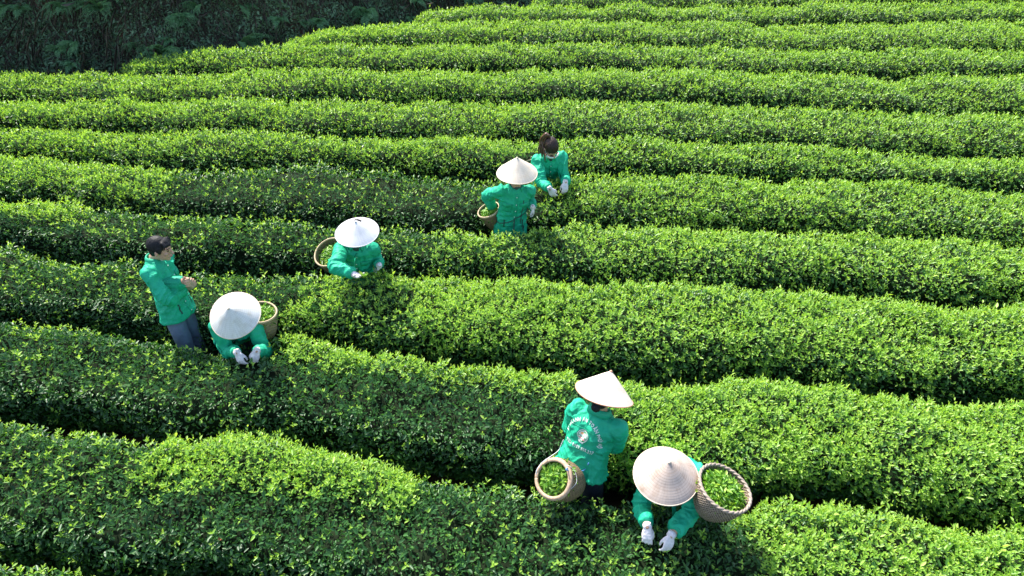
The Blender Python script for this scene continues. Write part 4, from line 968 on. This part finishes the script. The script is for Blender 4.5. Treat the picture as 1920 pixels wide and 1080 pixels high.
# ---------------------------------------------------------------- earth bank with ferns behind the left ends of the rows
BASE = np.array([(-30, 10.2), (-14, 11.3), (-9.4, 12.0), (-6.9, 12.25), (-5.6, 12.45), (-4.3, 13.0), (-2.0, 14.1), (0.2, 15.3), (3, 16.8), (9, 20.5), (30, 30)], float)
def bank_pt(u, v):
    """u metres along the foot of the bank, v metres up its face"""
    t = np.r_[0, np.cumsum(np.hypot(*np.diff(BASE, axis=0).T))]
    x = np.interp(u, t, BASE[:, 0]); d = np.interp(u, t, BASE[:, 1]); x2 = np.interp(u + .6, t, BASE[:, 0]); d2 = np.interp(u + .6, t, BASE[:, 1]); x1 = np.interp(u - .6, t, BASE[:, 0]); d1 = np.interp(u - .6, t, BASE[:, 1])
    tx, ty = x2 - x1, d2 - d1; ln = np.hypot(tx, ty) + 1e-9; nx, ny = -ty / ln, tx / ln          # into the hill
    BH = np.interp(x, [-9, -6.4, -4.6, -1.0], [5.0, 4.0, 2.0, 1.3])
    hgt = np.minimum(v, BH) * .95 + np.maximum(v - BH, 0) * .22; back = np.minimum(v, 1.5) * .42 + np.clip(v - 1.5, 0, np.maximum(BH - 1.5, 0)) * .08 + np.maximum(v - BH, 0) * .97
    n = .22 * vn2(u * .9, v * 1.1, 61) + .10 * vn2(u * 2.6, v * 2.8, 62) + .04 * vn2(u * 7, v * 7, 63); n = n * np.clip(v * 2.5, 0, 1)
    q = back - n
    return np.stack([x + nx * q, (d + ny * q) * CS - (hgt - .1) * SS, (d + ny * q) * SS + (hgt - .1) * CS], 1), np.stack([-nx, -ny, nx * 0 + .3], 1)

def bank():
    t = np.hypot(*np.diff(BASE, axis=0).T).sum(); us = np.concatenate([np.arange(0, 15, .8), np.arange(15, 45, .14), np.arange(45, t, .9)]); vs = np.concatenate([np.arange(-.3, 4.2, .10), np.arange(4.2, 30, 2.0)])
    Ug, Vg = np.meshgrid(us, vs, indexing='ij'); P, _ = bank_pt(Ug.ravel(), Vg.ravel()); nv = len(vs)
    F = [(i * nv + j, (i + 1) * nv + j, (i + 1) * nv + j + 1, i * nv + j + 1) for i in range(len(us) - 1) for j in range(nv - 1)]
    mb = MB(); mb.add(P, F); m, nt, b, out = new_mat('bank_earth'); L = nt.links.new
    tc = node(nt, 'ShaderNodeTexCoord'); n = node(nt, 'ShaderNodeTexNoise'); n.inputs['Scale'].default_value = 1.6; n.inputs['Detail'].default_value = 9; L(tc.outputs['Object'], n.inputs['Vector'])
    r = ramp(nt, [(.3, (.05, .045, .036)), (.58, (.09, .07, .052)), (.74, (.17, .075, .035))]); L(n.outputs[0], r.inputs[0]); L(r.outputs[0], b.inputs['Base Color']); b.inputs['Roughness'].default_value = .95
    bp = node(nt, 'ShaderNodeBump'); bp.inputs['Strength'].default_value = .8; bp.inputs['Distance'].default_value = .08; L(n.outputs[0], bp.inputs['Height']); L(bp.outputs[0], b.inputs['Normal'])
    o = put('earth_bank', mb, m); tag(o, 'steep shaded reddish earth bank overgrown with ferns', 'bank', kind='structure')
bank()
M['fern'] = leaf_mat('fern_green', [(0, (.08, .22, .09)), (.5, (.15, .34, .15)), (1, (.26, .46, .21))], .5, .3, 1.4, .4)
M['scrub'] = leaf_mat('scrub_leaves', [(0, (.10, .17, .10)), (.5, (.18, .30, .17)), (1, (.30, .44, .24))], .5, .25, 1.4, .35)
M['drygrass'] = leaf_mat('dry_grass', [(0, (.10, .08, .065)), (.5, (.20, .16, .13)), (1, (.30, .27, .20))], .8, .2, 1.0, .2)
def undergrowth():
    r_ = np.random.default_rng(5); t0 = 15.0; n = 190000
    u = r_.uniform(13, 46, n); v = 3.4 * r_.random(n) ** 1.2; dn = 1.0 + .5 * vn2(u * .8, v * .9, 71) + .35 * vn2(u * 2.2, v * 2.4, 72) + .25 * (v / 3 - .4)
    k = r_.random(n) < np.clip(dn, .2, 1); u, v = u[k], v[k]; P, N = bank_pt(u, v); n = len(P); P = P + N * r_.uniform(-.02, .17, n)[:, None] * np.clip(.4 + .5 * vn2(u * 1.7, v * 1.7, 73), 0, 1)[:, None]
    A = N * .6 + r_.normal(0, .6, (n, 3)) - UPW * .25; U = N * .5 + UPW * .7 + r_.normal(0, .4, (n, 3)); L_ = r_.uniform(.035, .10, n)
    me = leaf_mesh('undergrowth', P, A, U, L_, L_ * r_.uniform(.25, .5, n), np.clip(.45 + .3 * vn2(u * 1.3, v * 1.5, 74) + .2 * r_.normal(0, 1, n), 0, 1), True)
    o = obj('undergrowth', me, M['scrub']); tag(o, 'tangled dark green undergrowth covering the shaded bank', 'undergrowth', kind='stuff')
    n = 22000; u = r_.uniform(13, 46, n); v = 2.4 * r_.random(n); k = r_.random(n) < np.clip(.45 + .8 * vn2(u * .7 + 4, v * 1.0, 81), .03, 1); u, v = u[k], v[k]; P, N = bank_pt(u, v); n = len(P)
    A = N * .5 - UPW * .9 + r_.normal(0, .35, (n, 3)); L_ = r_.uniform(.15, .55, n)
    me = leaf_mesh('dry_grass', P + N * .04, A, N + r_.normal(0, .3, (n, 3)), L_, np.full(n, .009), r_.random(n), True)
    o = obj('dry_grass', me, M['drygrass']); tag(o, 'dry brown grass and roots hanging down the shaded bank', 'dry grass', kind='stuff')
undergrowth()
def frond(P, d, up, L, r_, out, wid=.32):
    """one arching fern frond made of paired leaflets"""
    d = nrm(d); n = 17; p = np.array(P); dirn = nrm(d * .7 + up * .7); st = L / n
    for i in range(n):
        t = i / n; dirn = nrm(dirn - UPW * (.07 + .05 * t) + d * .02); q = p + dirn * st; sd = nrm(np.cross(dirn, up)); nn = np.cross(sd, dirn)
        w = L * wid * (math.sin(math.pi * min(1, .12 + t * .95)) ** .8) * (1.02 - t * .45)
        if i > 1:
            for k in (1, -1): out.append((p, nrm(sd * k + dirn * .45 - UPW * .12 + r_.normal(0, .06, 3)), nn, w, min(w * .17, st * .55)))
        out.append((p, dirn, nn, st * 1.15, .008)); p = q
FERN_KINDS = []
def make_fern(seed, size, nf, wid=.32):
    r_ = np.random.default_rng(seed); out = []; N = np.array([0.15, -1, .25])
    for i in range(nf):
        a = 2 * math.pi * i / nf + r_.normal(0, .25); d = np.array([math.cos(a), -.55 - .3 * r_.random(), .45 * math.sin(a) + .1])
        frond((0, 0, 0), d, UPW * .8 + TOC * .4, size * r_.uniform(.7, 1.1), r_, out, wid)
    P, A, U, L_, W_ = [np.array([o[i] for o in out]) for i in range(5)]
    return leaf_mesh('fern_fronds', P, A, U, L_, W_, np.clip(.55 + .2 * r_.normal(0, 1, len(P)), 0, 1), True)
def ferns():
    kinds = [make_fern(1, .55, 11, .24), make_fern(2, .42, 9, .20), make_fern(3, .75, 12, .17), make_fern(4, .34, 8, .28)]
    for me in kinds: me.materials.append(M['fern'])
    def plant(p, kind, sc, rz, label, group=None, lean=0):
        r = empty('fern', p); r.rotation_euler = (lean, 0, rz); r.scale = (sc,) * 3; tag(r, label, 'fern', group)
        f = bpy.data.objects.new('fronds', kinds[kind]); link(f); f.parent = r; return r
    def on_bank(px, py):      # where the ray of a pixel meets the bank face
        r = ray(px, py); best = None
        uu, vv = np.meshgrid(np.arange(13, 46, .12), np.arange(0, 3.4, .08), indexing='ij'); P, N = bank_pt(uu.ravel(), vv.ravel()); q = P - CAM; z = q @ FWD
        e = (960 + FPX * (q @ RGT) / z - px) ** 2 + (540 - FPX * (q @ UPV) / z - py) ** 2; i = int(np.argmin(e)); return P[i] + N[i] * .05
    named = [((690, 27), 0, 1.15, 'lush green fern on the bank near the end of the short hedge', 0), ((150, 80), 0, .8, 'pale green fern halfway down the bank near a hanging stem', .2), ((115, 20), 2, .75, 'broad pale fern near the top edge above the left part of the bank', 0), ((12, 22), 0, 1.0, 'light green fern in the top left corner of the photo', 0), ((140, 118), 3, .9, 'small bright fern drooping low over the hedge, at the foot of the bank', .2), ((330, 72), 3, .8, 'small fern standing alone above the patch of bare red earth', 0), ((370, 14), 1, 1.0, 'yellowish fern near the top edge, right of the bare earth', 0), ((258, 92), 1, .9, 'dark green fern tuft just above the shaded hedge end', 0)]
    for (px, py), kd, sc, lab, ln in named: plant(on_bank(px, py), kd, sc, random.uniform(-.4, .4), lab, 'ferns on the bank', ln)
    r_ = np.random.default_rng(9)
    for i in range(170):
        u, v = r_.uniform(15, 42), 2.6 * r_.beta(1.4, 1.3); P, N = bank_pt(np.array([u]), np.array([v])); ang = math.atan2(N[0, 0], -N[0, 1])
        plant(P[0] + N[0] * .04, int(r_.integers(0, 4)), r_.uniform(.5, 1.15), ang + r_.normal(0, .4), 'dark fern clump among many alike on the shaded bank', 'ferns on the bank', r_.normal(0, .15))
ferns()
# ---------------------------------------------------------------- sky, sun, camera
SUN_EL, SUN_LEFT = R(55), R(38)          # elevation, and how far left of straight ahead
sv = Vector((-math.sin(SUN_LEFT) * math.cos(SUN_EL), math.cos(SUN_LEFT) * math.cos(SUN_EL), math.sin(SUN_EL)))
w = bpy.data.worlds.new('World'); scene.world = w; w.use_nodes = True; nt = w.node_tree; bg = nt.nodes['Background']
sky = nt.nodes.new('ShaderNodeTexSky'); sky.sky_type = 'NISHITA'; sky.sun_disc = False; sky.sun_elevation = SUN_EL; sky.sun_rotation = math.atan2(sv.x, sv.y); sky.dust_density = 2.0
nt.links.new(sky.outputs[0], bg.inputs[0]); bg.inputs[1].default_value = .15
sun = bpy.data.lights.new('sun', 'SUN'); sun.energy = 4.2; sun.angle = R(.6); sun.color = (1, .95, .86)
so = bpy.data.objects.new('sun', sun); link(so); so.rotation_euler = sv.to_track_quat('Z', 'Y').to_euler(); so.location = (0, 0, 20)
cam = bpy.data.cameras.new('camera'); cam.sensor_width = 36; cam.lens = 36 * FPX / 1920; cam.clip_start = .05; cam.clip_end = 2000
co = bpy.data.objects.new('camera', cam); link(co); co.location = tuple(CAM); co.rotation_euler = (math.pi / 2 - PITCH, 0, 0); scene.camera = co
scene.view_settings.view_transform = 'Standard'; scene.view_settings.look = 'None'; scene.view_settings.gamma = 1; scene.view_settings.exposure = 1.32
scene.render.engine = 'CYCLES'; scene.cycles.max_bounces = 5; scene.cycles.diffuse_bounces = 3; scene.cycles.glossy_bounces = 2; scene.cycles.transmission_bounces = 4; scene.cycles.caustics_reflective = False; scene.cycles.caustics_refractive = False
scene.cycles.use_denoising = True; scene.cycles.sample_clamp_indirect = 6
